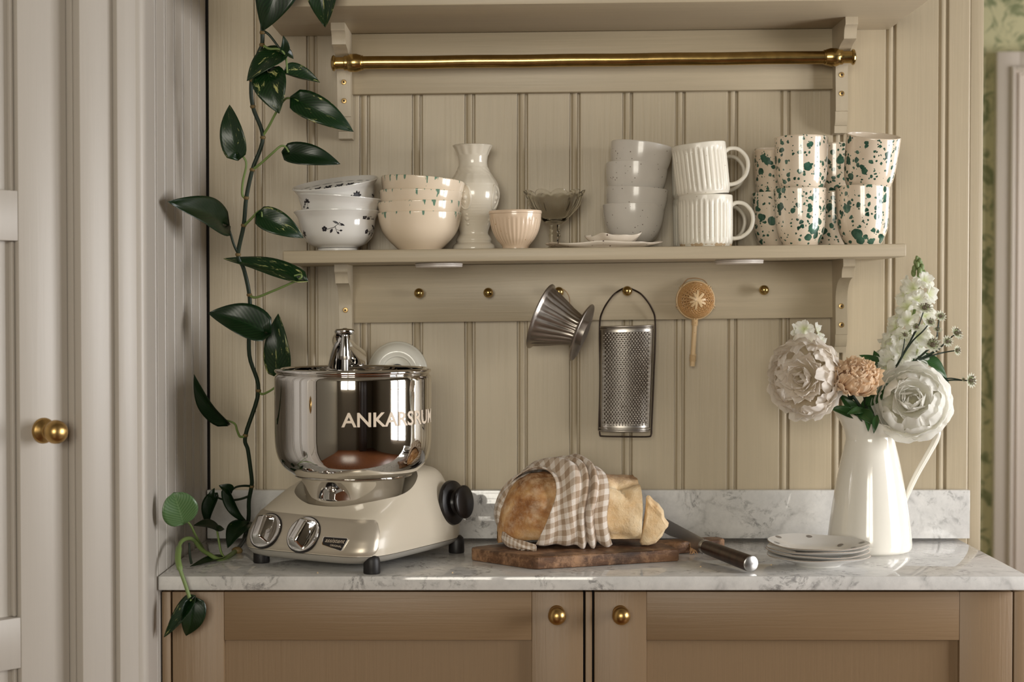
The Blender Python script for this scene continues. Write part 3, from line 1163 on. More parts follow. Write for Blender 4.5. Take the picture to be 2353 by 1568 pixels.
def row_z(px, py, Y):
    return at(px, py, Y).z


# ---- blue-white bowls with black flower print
Yb = -0.105
bo = [(0.0308, 0.0), (0.0312, 0.0055), (0.0330, 0.0075), (0.0440, 0.0125), (0.0545, 0.0240), (0.0590, 0.0385), (0.0612, 0.0520), (0.0660, 0.0600), (0.0682, 0.0628)]
bowl_prof = vessel_profile(bo, 0.0028, 0.004)
bo_s = spline(bo, 8)


def surf_r(z, prof=bo_s):
    for a, b in zip(prof, prof[1:]):
        if a[1] <= z <= b[1]:
            t = (z - a[1]) / max(1e-9, b[1] - a[1])
            return lerp(a[0], b[0], t)
    return prof[-1][0]


def decal(mb, polys, th0, z0, sc, off=0.00025, prof=bo_s):
    """Lay flat outlines (in units) on the bowl wall around angle th0 and height z0."""
    for poly in polys:
        vs_ = []
        for (u, v) in poly:
            z = z0 + v * sc
            r = surf_r(z, prof) + off
            th = th0 + u * sc / r
            vs_.append((r * cos(th), r * sin(th), z))
        n = len(vs_)
        c = sum((Vector(q) for q in vs_), Vector()) / n
        r = hypot(c.x, c.y)
        rr_ = surf_r(c.z, prof) + off
        c = Vector((c.x / r * rr_, c.y / r * rr_, c.z))
        mb.add([*vs_, tuple(c)], [(i, (i + 1) % n, n) for i in range(n)])


def leaf_poly(x, y, a, l, w):
    pts = []
    for k in range(8):
        t = k / 7
        pts.append((t * l, w * sin(pi * t)))
    for k in range(1, 7):
        t = 1 - k / 7
        pts.append((t * l, -w * sin(pi * t)))
    return [(x + p * cos(a) - q * sin(a), y + p * sin(a) + q * cos(a)) for p, q in pts]


def disc_poly(x, y, r, n=10, wob=0.0):
    return [(x + r * (1 + wob * cos(5 * 2 * pi * k / n)) * cos(2 * pi * k / n), y + r * (1 + wob * cos(5 * 2 * pi * k / n)) * sin(2 * pi * k / n)) for k in range(n)]


def line_poly(x0, y0, x1, y1, w):
    dx_, dy_ = x1 - x0, y1 - y0
    L_ = hypot(dx_, dy_)
    nx, ny = -dy_ / L_ * w, dx_ / L_ * w
    return [(x0 + nx, y0 + ny), (x1 + nx, y1 + ny), (x1 - nx, y1 - ny), (x0 - nx, y0 - ny)]


def sprig():
    P = [line_poly(-6, 0, 0, 1.5, 0.22), line_poly(0, 1.5, 5, 5.6, 0.22), line_poly(1, 2, 2.2, -2.2, 0.18), line_poly(3, 4, 6.5, 2.8, 0.18), line_poly(2.0, 0, 4.2, -1.2, 0.15)]
    P += [leaf_poly(4, 4.5, 2.75, 5.6, 0.9), leaf_poly(4.6, 4.8, -0.45, 4.6, 0.8), leaf_poly(-1.2, 0.6, -2.1, 4.2, 1.0), leaf_poly(2.2, -2.0, -0.75, 2.6, 0.8), leaf_poly(4.2, -1.1, 0.05, 2.6, 0.75)]
    for k in range(5):
        a = 2 * pi * k / 5 + 0.3
        P.append(disc_poly(-8 + 1.25 * cos(a), 0.4 + 1.25 * sin(a), 1.05))
    return P


def bloom():
    P = [leaf_poly(0, 0, 2 * pi * k / 5 + 0.4, 3.4, 1.0) for k in range(5)] + [disc_poly(0, 0, 0.8)]
    P += [leaf_poly(-2, -4.5, 1.9, 3.4, 0.8), line_poly(-2.6, -4.0, -0.4, -0.5, 0.2), leaf_poly(-4.6, -2.2, 2.3, 2.4, 0.7)]
    return P


def sprig_tall():
    P = [line_poly(0, -5, 0.4, 2, 0.22)] + [leaf_poly(0.3, 2, a, 4.6, 1.1) for a in (1.57, 0.85, 2.3, 0.1, 3.0)]
    P += [leaf_poly(0, -3, -0.8, 3, 0.8), leaf_poly(0, -3.4, 3.9, 3, 0.8), disc_poly(-5, 2, 1.7, 10, 0.2), line_poly(-5, 1, -6, -3.6, 0.2)]
    P += [leaf_poly(-5.6, -1.2, 0.7, 2.4, 0.7), leaf_poly(-5.6, -1.2, 2.6, 2.4, 0.7), disc_poly(-8.5, -3.2, 1.5, 10, 0.3)]
    return P


FRONT = -pi / 2
rim_z = 0.0628
specs = [  # rim height above the shelf, rotation, label
    (0.0, (0, -TILT, 0), 0.0, 'bottom cool-white bowl with black flower sprigs, whole side showing, left end of the shelf'),
    (0.0225, tilt_rot(-4.0, 1.5), 0.9, 'middle cool-white flower-print bowl, only its rim band showing in the left stack'),
    (0.0465, tilt_rot(7.2, 11.5), 0.25, 'topmost tilted cool-white bowl with black scroll border inside its rim'),
]
base = stack_frame(776, Yb)
bowl_me = MB().lathe(bowl_prof, 72).mesh('bowl_body', M['blue_white'], 50)
for i, (dz, rot, spin, lab) in enumerate(specs):
    t = thing('flower_bowl', lab, 'bowl', tuple(base + Vector((0.004 if i == 2 else 0, (0, -0.001, 0.012)[i], dz + (0.0 if i == 0 else 0.0006)))), rot, group='flower print bowls')
    link('body', bowl_me, t)
    for (pat, th_, z_, s_) in ((sprig(), FRONT + 0.02 + (1.1 if i == 1 else 0), 0.0335, 0.0019), (bloom(), FRONT - 1.02, 0.0285, 0.0016), (sprig(), FRONT + 1.25, 0.030, 0.0017),
                               (sprig_tall(), FRONT + (0.62 if i == 2 else 2.2), 0.041 if i == 2 else 0.034, 0.0019), (sprig_tall(), FRONT - 0.95 + (0.1 if i == 1 else 9), 0.0480, 0.0014)):
        mb = MB()
        decal(mb, pat, th_, z_, s_)
        tag(mb.build('flower_print', M['ink'], t, 0), kind='stuff')
    mb = MB().lathe([(0.0318, 0.0058), (0.0320, 0.0064)], 64)
    mb.build('foot_line', M['ink'], t, 40)
    if i == 2:
        # scroll border printed inside the rim
        mb = MB()
        inner = [(r - 0.0031, z) for r, z in bo_s]
        n = 20
        for k in range(n):
            th = 2 * pi * k / n
            P = [leaf_poly(-3.2, -1.5, 0.9, 4.2, 1.1), leaf_poly(3.0, 1.6, 3.9, 4.2, 1.1), disc_poly(-3.6, 1.2, 1.2), disc_poly(3.6, -1.2, 1.2),
                 leaf_poly(-0.5, -2.6, 1.57, 5.0, 0.8), line_poly(-7, 3.2, 7, 3.2, 0.25), line_poly(-7, -3.4, 7, -3.4, 0.25)]
            decal(mb, P, th, 0.0525, 0.00155, off=0.0, prof=inner)
        mb.build('scroll_border', M['ink'], t, 0)

# ---- cream bowls with green drips on the rim
Yd = -0.110
do = [(0.0335, 0.0), (0.0335, 0.002), (0.0400, 0.0080), (0.0510, 0.0190), (0.0590, 0.0310), (0.0635, 0.0450), (0.0655, 0.0560), (0.0658, 0.0585)]
drip_me = MB().lathe(vessel_profile(do, 0.0034, 0.002), 72).mesh('dripped_bowl', M['drips'], 50)
base = stack_frame(965, Yd)
for dz, rot, lab in ((0.0, (0, -TILT, 0.3), 'lowest cream bowl of its stack, green drips under the rim, resting on the shelf'),
                     (0.0168, tilt_rot(1.2, 0.0)[:2] + (1.9,), 'second cream green-dripped bowl up from the shelf in the stack of four'),
                     (0.0340, tilt_rot(-0.8, 0.0)[:2] + (3.3,), 'third cream green-dripped bowl up from the shelf in the stack of four'),
                     (0.0525, tilt_rot(-4.2, -1.5)[:2] + (4.4,), 'top cream green-dripped bowl, tipped down to the right towards the vase')):
    o = link('dripped_bowl', drip_me)
    o.location = base + Vector((0.0006 if dz else 0, 0, dz + 0.0002))
    o.rotation_mode = 'ZXY'
    o.rotation_euler = rot
    tag(o, lab, 'bowl', 'cream bowls with green drips')

# ---- ivory relief vase
Yv = -0.056
base = stack_frame(1089, Yv)
vp = [(0.0335, 0.0), (0.0345, 0.006), (0.0325, 0.011), (0.0275, 0.015), (0.0285, 0.019), (0.0262, 0.024), (0.0232, 0.029), (0.0248, 0.037), (0.0292, 0.050),
      (0.0352, 0.064), (0.0405, 0.078), (0.0428, 0.090), (0.0418, 0.101), (0.0372, 0.112), (0.0310, 0.121), (0.0302, 0.1225), (0.0262, 0.129), (0.0232, 0.138),
      (0.0230, 0.146), (0.0250, 0.156), (0.0290, 0.165), (0.0322, 0.1700)]
t = thing('relief_vase', 'ivory glazed baluster vase with ribbed relief between the cream bowls and glass dish', 'vase', tuple(base), (0, -TILT, 0.4))


def vase_mod(th, r, z):
    rib = 0.00022 * sin(z * 2600) * smoothstep(0.03, 0.05, z) * (1 - smoothstep(0.11, 0.118, z))
    orn = 0.0
    if 0.107 < z < 0.124:
        orn = 0.0007 * abs(sin(th * 9))
    if 0.154 < z < 0.169:
        orn = 0.0006 * sin(th * 12)
    if 0.124 < z < 0.134:
        orn = 0.0007 * abs(sin(th * 7 + z * 400))
    return r + rib + orn, z


vps = spline(vp, 9)
inner = [(r - 0.003, z) for r, z in vps[::-1] if z > 0.125]
MB().lathe([(0, 0)] + vps + [(vp[-1][0] - 0.0015, 0.1708)] + inner + [(0, 0.125)], 80, vase_mod).build('body', M['ivory_glaze'], t, 60)
for th0 in (-2.3, -0.9, 0.6, 2.0):
    mb = MB()
    ring = []
    for k in range(20):                                  # relief medallion: ring and leaf
        a = 2 * pi * k / 20
        z = 0.086 + 0.019 * sin(a)
        r = surf_r(z, vps) - 0.0006
        th = th0 + 0.010 * cos(a) / r
        ring.append((r * cos(th), r * sin(th), z))
    mb.tube(ring, 0.0021, 8, closed=True)
    for (dz, q) in ((0.0, 0.006), (-0.008, 0.0046), (0.008, 0.0046), (-0.034, 0.005), (-0.042, 0.0042), (-0.027, 0.004)):
        r = surf_r(0.086 + dz, vps) - 0.0034
        mb.sphere((r * cos(th0), r * sin(th0), 0.086 + dz), q, 10, 6)
    mb.build('relief', M['ivory_glaze'], t, 60)

# ---- small ribbed blush bowl with rolled rim
Yk = -0.135
base = stack_frame(1185, Yk)
ko = [(0.0205, 0.0), (0.0205, 0.003), (0.0222, 0.007), (0.0300, 0.0165), (0.0362, 0.0290), (0.0395, 0.0430), (0.0404, 0.0520), (0.0405, 0.0550)]
rimp = [(0.0412, 0.0556), (0.0415, 0.0580), (0.0408, 0.0600), (0.0390, 0.0604), (0.0370, 0.0590)]


def rib_mod(th, r, z):
    a = smoothstep(0.006, 0.012, z) * (1 - smoothstep(0.043, 0.052, z))
    return (r - 0.0011 * a * abs(sin(th * 17)) ** 2, z) if r > 0.015 and z < 0.0535 else (r, z)


t = thing('ribbed_bowl', 'small blush ribbed bowl with a rolled rim in front of the vase', 'bowl', tuple(base), (0, -TILT, 0))
prof = vessel_profile(ko, 0.003)
cut = [q for q in prof]
MB().lathe([(0, 0)] + spline(ko, 7), 136, rib_mod).build('body', M['blush_glaze'], t, 50)
MB().lathe([(0.0398, 0.0548)] + rimp + [(0.0360, 0.050), (0.030, 0.02), (0.0, 0.012)], 72).build('rim', M['blush_glaze'], t, 50)

# ---- pressed glass compote
Yg = -0.072
base = stack_frame(1275, Yg)
t = thing('glass_compote', 'clear pressed glass dessert dish with scalloped rim on a faceted stem', 'dish', tuple(base), (0, -TILT, 0.16))
NS = 10


def scal(th, r, z):
    k = smoothstep(0.070, 0.092, z)
    s = abs(sin(th * NS / 2))
    f = 1 - 0.10 * (1 - s) * smoothstep(0.045, 0.07, z)
    return r * f, z - 0.006 * k * (1 - s) ** 1.3


go = [(0.0075, 0.0405), (0.0120, 0.0425), (0.0200, 0.0490), (0.0300, 0.0580), (0.0385, 0.0675), (0.0420, 0.0740), (0.0455, 0.0860), (0.0490, 0.0920), (0.0500, 0.0955)]
gi = [(0.0484, 0.0955), (0.0470, 0.0912), (0.0436, 0.0855), (0.0400, 0.0745), (0.0362, 0.0680), (0.0275, 0.0590), (0.0165, 0.0500), (0.0, 0.0460)]
MB().lathe([(0, 0.0405)] + spline(go, 4) + spline(gi, 4), 80, scal).build('bowl', M['glass'], t, 25)


def hexm(th, r, z):
    a = (th % (pi / 3)) - pi / 6
    return r * cos(pi / 6) / cos(a), z


MB().lathe([(0, 0.0065), (0.0100, 0.0065), (0.0078, 0.012), (0.0085, 0.018), (0.0098, 0.024), (0.0085, 0.0275), (0.0092, 0.031), (0.0078, 0.0345), (0.0090, 0.0375), (0.0090, 0.0402), (0, 0.0402)], 36, hexm).build('stem', M['glass'], t, 20)
MB().lathe([(0, 0.0), (0.0240, 0.0), (0.0248, 0.0015), (0.0230, 0.0030), (0.0120, 0.0045), (0.0100, 0.0062), (0, 0.0062)], 48).build('foot', M['glass'], t, 30)

# ---- two speckled oyster dishes
def wavy_dish(name, lab, px, Y, rx, ry, h, dz, seed, rot):
    rnd = random.Random(seed)
    ph = [rnd.uniform(0, 6.28) for _ in range(6)]

    def mod(th, r, z):
        k = (r / rx) ** 2
        w = 0.05 * sin(3 * th + ph[0]) + 0.045 * sin(5 * th + ph[1]) + 0.03 * sin(9 * th + ph[2])
        return r * (1 + w * k), z + h * 0.16 * k * (sin(4 * th + ph[3]) + 0.6 * sin(7 * th + ph[4]))
    pr = [(0, 0), (rx * 0.62, 0), (rx * 0.70, h * 0.10), (rx * 0.90, h * 0.55), (rx, h), (rx * 0.985, h + 0.0016), (rx * 0.93, h * 0.86), (rx * 0.74, h * 0.36), (rx * 0.6, h * 0.24), (0, h * 0.22)]
    c = stack_frame(px, Y)
    mb = MB().lathe(spline(pr, 3), 72, mod)
    mb.xform(Matrix.Diagonal(Vector((1, ry / rx, 1, 1))))
    o = mb.build(name, M['oyster_glaze'], smooth=60, loc=c + Vector((0, 0, dz)), rot=rot)
    return tag(o, lab, 'dish')


wavy_dish('oyster_dish', 'flat oval speckled dish with uneven rim lying on the shelf, under the small scalloped dish', 1381, -0.148, 0.0880, 0.040, 0.0072, 0.0004, 4, (0, -TILT, 0))
wavy_dish('oyster_dish', 'small speckled scalloped dish sitting in the flat oval dish beside the grey bowls', 1408, -0.150, 0.0425, 0.026, 0.0125, 0.0062, 11, (0, -TILT - 0.02, 0))

# ---- speckled grey bowls
Ye = -0.062
base = stack_frame(1457, Ye)
eo = [(0.0175, 0.0), (0.0175, 0.004), (0.0192, 0.0075), (0.0300, 0.0130), (0.0400, 0.0250), (0.0458, 0.0400), (0.0487, 0.0560), (0.0495, 0.0690), (0.0496, 0.0715)]
grey_me = MB().lathe(vessel_profile(eo, 0.0034, 0.003), 64).mesh('grey_bowl', M['grey_glaze'], 50)
for dz, dxx, rot, lab in ((0.0, 0, (0, -TILT, 0), 'lowest speckled grey bowl, its round side and foot showing on the shelf'),
                          (0.0250, 0.0004, tilt_rot(-3.6, -0.6)[:2] + (1.0,), 'second speckled grey bowl from below, a narrow band in the stack'),
                          (0.0640, 0.0015, tilt_rot(-2.4, -3.0)[:2] + (2.2,), 'third speckled grey bowl from below, with a wide band under the top bowl'),
                          (0.0955, 0.0035, tilt_rot(-7.4, -1.6)[:2] + (3.1,), 'topmost speckled grey bowl, tipped down towards the white mugs')):
    o = link('grey_bowl', grey_me)
    o.location = base + Vector((dxx, 0, dz + 0.0003))
    o.rotation_mode = 'ZXY'
    o.rotation_euler = rot
    tag(o, lab, 'bowl', 'speckled grey bowls')

# ---- white fluted mugs
mo = [(0.0385, 0.0), (0.0398, 0.0030), (0.0412, 0.0080), (0.0418, 0.0300), (0.0420, 0.0600), (0.0419, 0.0740), (0.0417, 0.0790)]


def flute(th, r, z):
    if r < 0.0375:
        return r, z
    k = smoothstep(0.004, 0.010, z) * (1 - smoothstep(0.068, 0.073, z))
    return r - 0.0017 * k * (1 - abs(sin(th * 16))) ** 1.0, z


def mug_handle(mb):
    pts = spline([(0.0395, 0, 0.0640), (0.0480, 0, 0.0685), (0.0610, 0, 0.0660), (0.0715, 0, 0.0540), (0.0735, 0, 0.0400), (0.0680, 0, 0.0250), (0.0560, 0, 0.0155), (0.0450, 0, 0.0130), (0.0385, 0, 0.0140)], 6)
    mb.tube(pts, [0.0032] * len(pts), 12, flat=1.0, up=(0, 1, 0))


mprof = vessel_profile(mo, 0.0030)
body = MB().lathe(mprof, 192, flute).mesh('mug_body', M['mug_glaze'], 60)
base_me = MB().lathe([(0.0386, 0.0), (0.0401, 0.0029), (0.0408, 0.0050), (0.0409, 0.0056)], 96, lambda th, r, z: (r - 0.0004 * (1 - abs(sin(th * 16))), z + 0.0006 * sin(th * 7))).mesh('unglazed_foot', M['raw_clay'], 60)
hb = MB()
mug_handle(hb)
handle_me = hb.mesh('handle', M['mug_glaze'], 60)


def mug(px, Y, dz, rot, lab):
    c = stack_frame(px, Y)
    t = thing('fluted_mug', lab, 'mug', tuple(c + Vector((0, 0, dz))), rot, group='white fluted mugs')
    link('body', body, t)
    link('handle', handle_me, t)
    if dz < 0.01:
        link('unglazed_foot', base_me, t)
    return t


mug(1622, -0.140, 0.0003, (0, -TILT, 0.0), 'white fluted mug at the front, standing on the shelf beneath a tilted mug')
mug(1617, -0.140, 0.0800, (0, -radians(6.3), 0.02), 'white fluted mug at the front, tilted on top of another mug')
mug(1607, -0.046, 0.0003, (0, -TILT, 0.02), 'white fluted mug at the back, standing on the shelf, mostly hidden')
mug(1604, -0.046, 0.0800, (0, -TILT, -0.06), 'white fluted mug at the back, upper one, mostly hidden behind the tilted mug')

# ---- green splattered tumblers
so = [(0.0268, 0.0), (0.0274, 0.0020), (0.0310, 0.0090), (0.0352, 0.0190), (0.0378, 0.0320), (0.0394, 0.0560), (0.0402, 0.0760), (0.0405, 0.0880)]
cup_prof = vessel_profile(so, 0.0030)
n_out = 2 + len(spline(so, 5)) + 1
me_cup = None


def cup_mesh():
    mb = MB()
    mb.lathe(cup_prof[:n_out], 64, mi=0)
    mb.lathe(cup_prof[n_out - 1:], 64, mi=1)
    return mb.mesh('tumbler', [M['splatter'], M['glaze_in']], 60)


me_cup = cup_mesh()
cups = [  # px, Y, dz, rot, scale, label
    (1839, -0.138, 0.0003, (0, -TILT, 0.5), 1.0, 'front green-splattered tumbler on the shelf, nearest the white mugs'),
    (1841, -0.138, 0.0770, (radians(-1.2), -0.004, 2.1), 1.03, 'front green-splattered tumbler stacked upright above the one nearest the mugs'),
    (1983, -0.138, 0.0003, (0, -TILT, 3.6), 1.03, 'front green-splattered tumbler on the shelf, nearest the shelf end'),
    (1991, -0.136, 0.0800, (radians(13.5), radians(3.6), 1.2), 1.03, 'green-splattered tumbler tipped forward showing its pale inside, at the shelf end'),
    (1787, -0.048, 0.0003, (0, -TILT, 4.4), 1.0, 'back green-splattered tumbler on the shelf, beside the mug handles'),
    (1787, -0.048, 0.0740, (radians(9.0), -TILT, 5.5), 0.97, 'back green-splattered tumbler with pale inside showing, above the mug handles'),
    (1917, -0.048, 0.0003, (0, -TILT, 0.9), 1.0, 'back green-splattered tumbler on the shelf, seen in the gap between two front tumblers'),
    (1917, -0.048, 0.0770, (0, -TILT, 2.9), 1.0, 'back green-splattered tumbler, upper one in the gap between two front tumblers'),
]
for px, Y, dz, rot, s_, lab in cups:
    o = link('tumbler', me_cup)
    o.location = stack_frame(px, Y) + Vector((0, 0, dz))
    o.rotation_mode = 'ZXY'
    o.rotation_euler = rot
    o.scale = (s_, s_, s_)
    tag(o, lab, 'tumbler', 'green splattered tumblers')
# ------------------------------------------------------------------ things hanging on the pegs
# fluted metal coffee dripper
Yq = -0.085
ca, cb = at(1242, 727, Yq), at(1331, 762, Yq - 0.004)
axd = (cb - ca).normalized()
dr = thing('coffee_dripper', 'grey fluted metal pour-over dripper hanging sideways by a thin string', 'dripper', tuple(ca))
DMx = frame(axd + Vector((0, -0.16, 0)), (0, 0, 1), ca)
L0 = (cb - ca).length


def dflute(th, r, z):
    k = smoothstep(0.006, 0.014, z) * (1 - smoothstep(L0 - 0.006, L0, z))
    return r * (1 - 0.062 * k * (0.5 + 0.5 * cos(th * 24)) ** 2), z


prof = [(0.0535, -0.0010), (0.0545, 0.0), (0.0540, 0.0018), (0.0505, 0.0030), (0.0490, 0.0060), (0.0460, 0.014), (0.0390, 0.030), (0.0315, 0.046), (0.0265, L0 - 0.006), (0.0255, L0)]
MB().lathe(prof, 156, dflute, M=DMx).build('cone', M['alu'], dr, 60, world=True)
MB().lathe([(r - 0.0013, z) for r, z in prof[3:]] + [(0, L0)], 156, dflute, M=DMx).build('inside', M['alu'], dr, 60, world=True)
MB().lathe([(0.0, L0 - 0.001), (0.028, L0 - 0.001), (0.040, L0 + 0.001), (0.0470, L0 + 0.0042), (0.0478, L0 + 0.0055), (0.0470, L0 + 0.0068), (0.040, L0 + 0.0040), (0.020, L0 + 0.003), (0.020, L0 + 0.012), (0.018, L0 + 0.012), (0.0, L0 + 0.006)], 72, M=DMx).build('saucer_flange', M['alu'], dr, 50, world=True)
pk = PEGS[1284] + Vector((0, -0.011, 0))
a_ = ca + axd * 0.03 + Vector((0.012, 0.012, 0.030))
b_ = at(1309, 715, -0.05)
pts = spline([tuple(at(1300, 712, -0.065)), tuple(at(1292, 690, -0.045)), tuple(pk + Vector((0.004, 0, 0.0040))), tuple(pk + Vector((0, 0, 0.0045))), tuple(pk + Vector((-0.004, 0, 0.003))), tuple(at(1277, 685, -0.045)), tuple(at(1287, 706, -0.06))], 6)
MB().tube(pts, 0.0006, 6).build('string', M['twine'], dr, 60, world=True)
pts = spline([tuple(at(1276, 664, -0.035)), tuple(at(1296, 666, -0.03)), tuple(at(1308, 684, -0.03)), tuple(at(1309, 712, -0.04))], 6)
MB().tube(pts, 0.0005, 6).build('string', M['twine'], dr, 60, world=True)

# half-round grater
gt = at(1441, 748, -0.04)
gr = thing('grater', 'half-round tin grater with dark wire handle hanging from a brass peg', 'grater', tuple(gt))
GT = [(1380, 752), (1503, 749), (1494, 994), (1378, 993)]


def gpt(u, v, off=0.0):
    """u across -1..1, v down 0..1"""
    pl = (lerp(GT[0][0], GT[3][0], v), lerp(GT[0][1], GT[3][1], v))
    pr = (lerp(GT[1][0], GT[2][0], v), lerp(GT[1][1], GT[2][1], v))
    k = (u + 1) / 2
    Y = -0.026 - (0.022 + off) * sqrt(max(0, 1 - 0.92 * u * u)) - off * 0.3
    p = at(lerp(pl[0], pr[0], k), lerp(pl[1], pr[1], k), -0.04)
    return Vector((p.x, Y, p.z))


mb = MB().grid(lambda a, b: gpt(a * 2 - 1, b), 28, 40)
o = mb.build('sheet', M['steel'], gr, 60, world=True)
md = o.modifiers.new('thickness', 'SOLIDIFY')
md.thickness = 0.0008
for v in (0.0, 0.022, 0.965, 0.99):
    MB().tube([gpt(-1 + 2 * i / 20, v, 0.0008) for i in range(21)], 0.0014 if v not in (0.022,) else 0.0009, 6).build('rolled_edge', M['steel'], gr, 60, world=True)
teeth, holes = MB(), MB()
NC, NR = 15, 45
for r in range(NR):
    for c in range(NC + (r % 2)):
        u = (c + (0 if r % 2 else 0.5)) / NC * 1.72 - 0.86
        v = 0.062 + r / (NR - 1) * 0.865
        p, q, w = gpt(u, v), gpt(u + 0.02, v), gpt(u, v + 0.01)
        n = (q - p).cross(w - p).normalized()
        if n.y > 0:
            n = -n
        Mx = frame(n, (1, 0, 0), p)
        teeth.lathe([(0.0021, -0.0003), (0.0016, 0.0013), (0.0008, 0.0021), (0.0, 0.0020)], 7, M=Mx)
        if r < NR - 1:
            u2, v2 = u, v + 0.5 * 0.865 / (NR - 1) * 2 * 0.5
            p2 = gpt(u + 0.5 / NC * 1.72, v)
            if u + 0.5 / NC * 1.72 < 0.86:
                holes.lathe([(0.0019, 0.0004), (0.0, 0.0005)], 4, M=frame(n, (1, 0, 0), p2))
tag(teeth.build('grating_teeth', M['steel'], gr, 60, world=True), kind='stuff')
tag(holes.build('grating_holes', M['screw_dark'], gr, 0, world=True), kind='stuff')
hp = spline([tuple(gpt(-1.0, 0.99) + Vector((-0.001, 0, 0))), tuple(at(1379, 870, -0.028)), tuple(at(1378, 752, -0.028)), tuple(at(1385, 715, -0.034)), tuple(at(1406, 682, -0.040)),
             tuple(PEGS[1441] + Vector((-0.010, -0.012, 0.0022))), tuple(PEGS[1441] + Vector((0, -0.012, 0.0048))), tuple(PEGS[1441] + Vector((0.010, -0.012, 0.0022))),
             tuple(at(1476, 679, -0.040)), tuple(at(1498, 710, -0.034)), tuple(at(1506, 748, -0.028)), tuple(at(1502, 870, -0.028)), tuple(at(1497, 990, -0.028))], 6)
MB().tube(hp, 0.0014, 8).build('wire_handle', M['iron'], gr, 60, world=True)
bp = spline([tuple(at(1378, 990, -0.028)), tuple(at(1379, 1000, -0.028)), tuple(at(1386, 1003, -0.029)), tuple(at(1440, 1004, -0.032)), tuple(at(1488, 1004, -0.029)), tuple(at(1496, 1000, -0.028)), tuple(at(1497, 988, -0.028))], 5)
MB().tube(bp, 0.0014, 8).build('wire_foot', M['iron'], gr, 60, world=True)

# woven bamboo strainer
bc = at(1598, 690, -0.030)
bs = thing('bamboo_strainer', 'small round woven bamboo tea strainer with cane handle hanging bowl-side out', 'strainer', tuple(bc))
R_ = sz(41, -0.03)
mb = MB()
for i in range(17):                                    # weft rings
    a = (i + 0.3) / 17 * pi / 2
    rr_, yy_ = R_ * cos(a), -0.033 * sin(a)
    n = 96
    pts = [bc + Vector((rr_ * cos(2 * pi * k / n) * (1 + 0.035 * sin(a) * (1 if (k // 2 + i) % 2 else -1)), yy_ - 0.0009 * (1 if (k // 2 + i) % 2 else -1), rr_ * sin(2 * pi * k / n))) for k in range(n)]
    mb.tube(pts, 0.00105, 5, closed=True)
mb.build('woven_basket', M['bamboo'], bs, 60, world=True)
mb = MB()
for k in range(24):                                    # warp ribs
    a = 2 * pi * k / 24
    mb.tube([bc + Vector((R_ * 0.985 * cos(t) * cos(a), -0.0318 * sin(t), R_ * 0.985 * cos(t) * sin(a))) for t in [pi / 2 * i / 10 for i in range(10)]], 0.0012, 5)
tag(mb.build('warp_ribs', M['bamboo_light'], bs, 60, world=True), kind='stuff')
MB().grid(lambda u, v: bc + Vector((R_ * 0.93 * cos(u * pi / 2) * cos(2 * pi * v), -0.0300 * sin(u * pi / 2), R_ * 0.93 * cos(u * pi / 2) * sin(2 * pi * v))), 8, 32).build('inner_shade_sheet', M['screw_dark'], bs, 60, world=True)  # dark sheet added inside the basket as shade behind the weave gaps
mb = MB()
for k in range(5):                                     # crossing splints in the middle
    a = pi * k / 5 + 0.2
    o_ = ((k * 7) % 5 - 2) * 0.0006
    pts = []
    for i in range(13):
        s = (i / 12 - 0.5) * (0.95 + 0.12 * (k % 3))
        pts.append(bc + Vector((R_ * sin(s) * 0.95 * cos(a) - o_ * sin(a), -0.0335 * cos(s) - 0.0012 - 0.0003 * k, R_ * sin(s) * 0.95 * sin(a) + o_ * cos(a))))
    mb.tube(pts, 0.0019 + 0.0004 * (k % 2), 6, flat=0.25, up=(0, -1, 0))
mb.build('splint_star', M['bamboo_light'], bs, 60, world=True)
mb = MB()
n = 48
mb.tube([bc + Vector((R_ * 1.03 * cos(2 * pi * k / n), 0.0, R_ * 1.03 * sin(2 * pi * k / n))) for k in range(n)], 0.0022, 8, closed=True)
mb.build('rim_hoop', M['bamboo_light'], bs, 60, world=True)
for a in (0.75, 2.4, -0.35, 3.5, -1.57):
    c = bc + Vector((R_ * 1.03 * cos(a), 0, R_ * 1.03 * sin(a)))
    mb = MB()
    for q in (-0.6, 0.6):
        mb.tube([c + Vector((0.0032 * cos(t) * cos(a) - q * 0.003 * sin(a), 0.0032 * sin(t), 0.0032 * cos(t) * sin(a) + q * 0.003 * cos(a))) for t in [2 * pi * i / 10 for i in range(10)]], 0.0011, 5, closed=True)
    mb.build('binding', M['bamboo_light'], bs, 60, world=True)
h0, h1 = at(1597, 730, -0.028), at(1591, 842, -0.026)
MB().tube([h0, lerp(h0, h1, 0.5), h1], [0.0043, 0.0040, 0.0042], 12).build('handle', M['bamboo_light'], bs, 60, world=True)
for (f0, f1) in ((0.04, 0.16), (0.76, 0.90)):
    mb = MB()
    pts = []
    for i in range(60):
        f = lerp(f0, f1, i / 59)
        c = lerp(h0, h1, f)
        a = i * 0.75
        pts.append(c + Vector((0.0048 * cos(a), 0.0048 * sin(a), 0)))
    mb.tube(pts, 0.0009, 5)
    mb.build('wrapping', M['bamboo_light'], bs, 60, world=True)
wp = spline([tuple(at(1567, 657, -0.030)), tuple(at(1578, 643, -0.026)), tuple(PEGS[1598] + Vector((-0.005, -0.007, 0.020))), tuple(PEGS[1598] + Vector((0.004, -0.007, 0.020))), tuple(at(1618, 645, -0.026)), tuple(at(1627, 657, -0.030))], 6)
MB().tube(wp, 0.0007, 6).build('hanging_loop', M['twine'], bs, 60, world=True)
# ------------------------------------------------------------------ stand mixer
def ray(bvh, px, py):
    o = cam.location.copy()
    d = (at(px, py, 0.0) - o).normalized()
    loc, nrm, _, _ = bvh.ray_cast(o, d)
    if loc is None:
        return None, None
    if nrm.dot(d) > 0:
        nrm = -nrm
    return loc, nrm


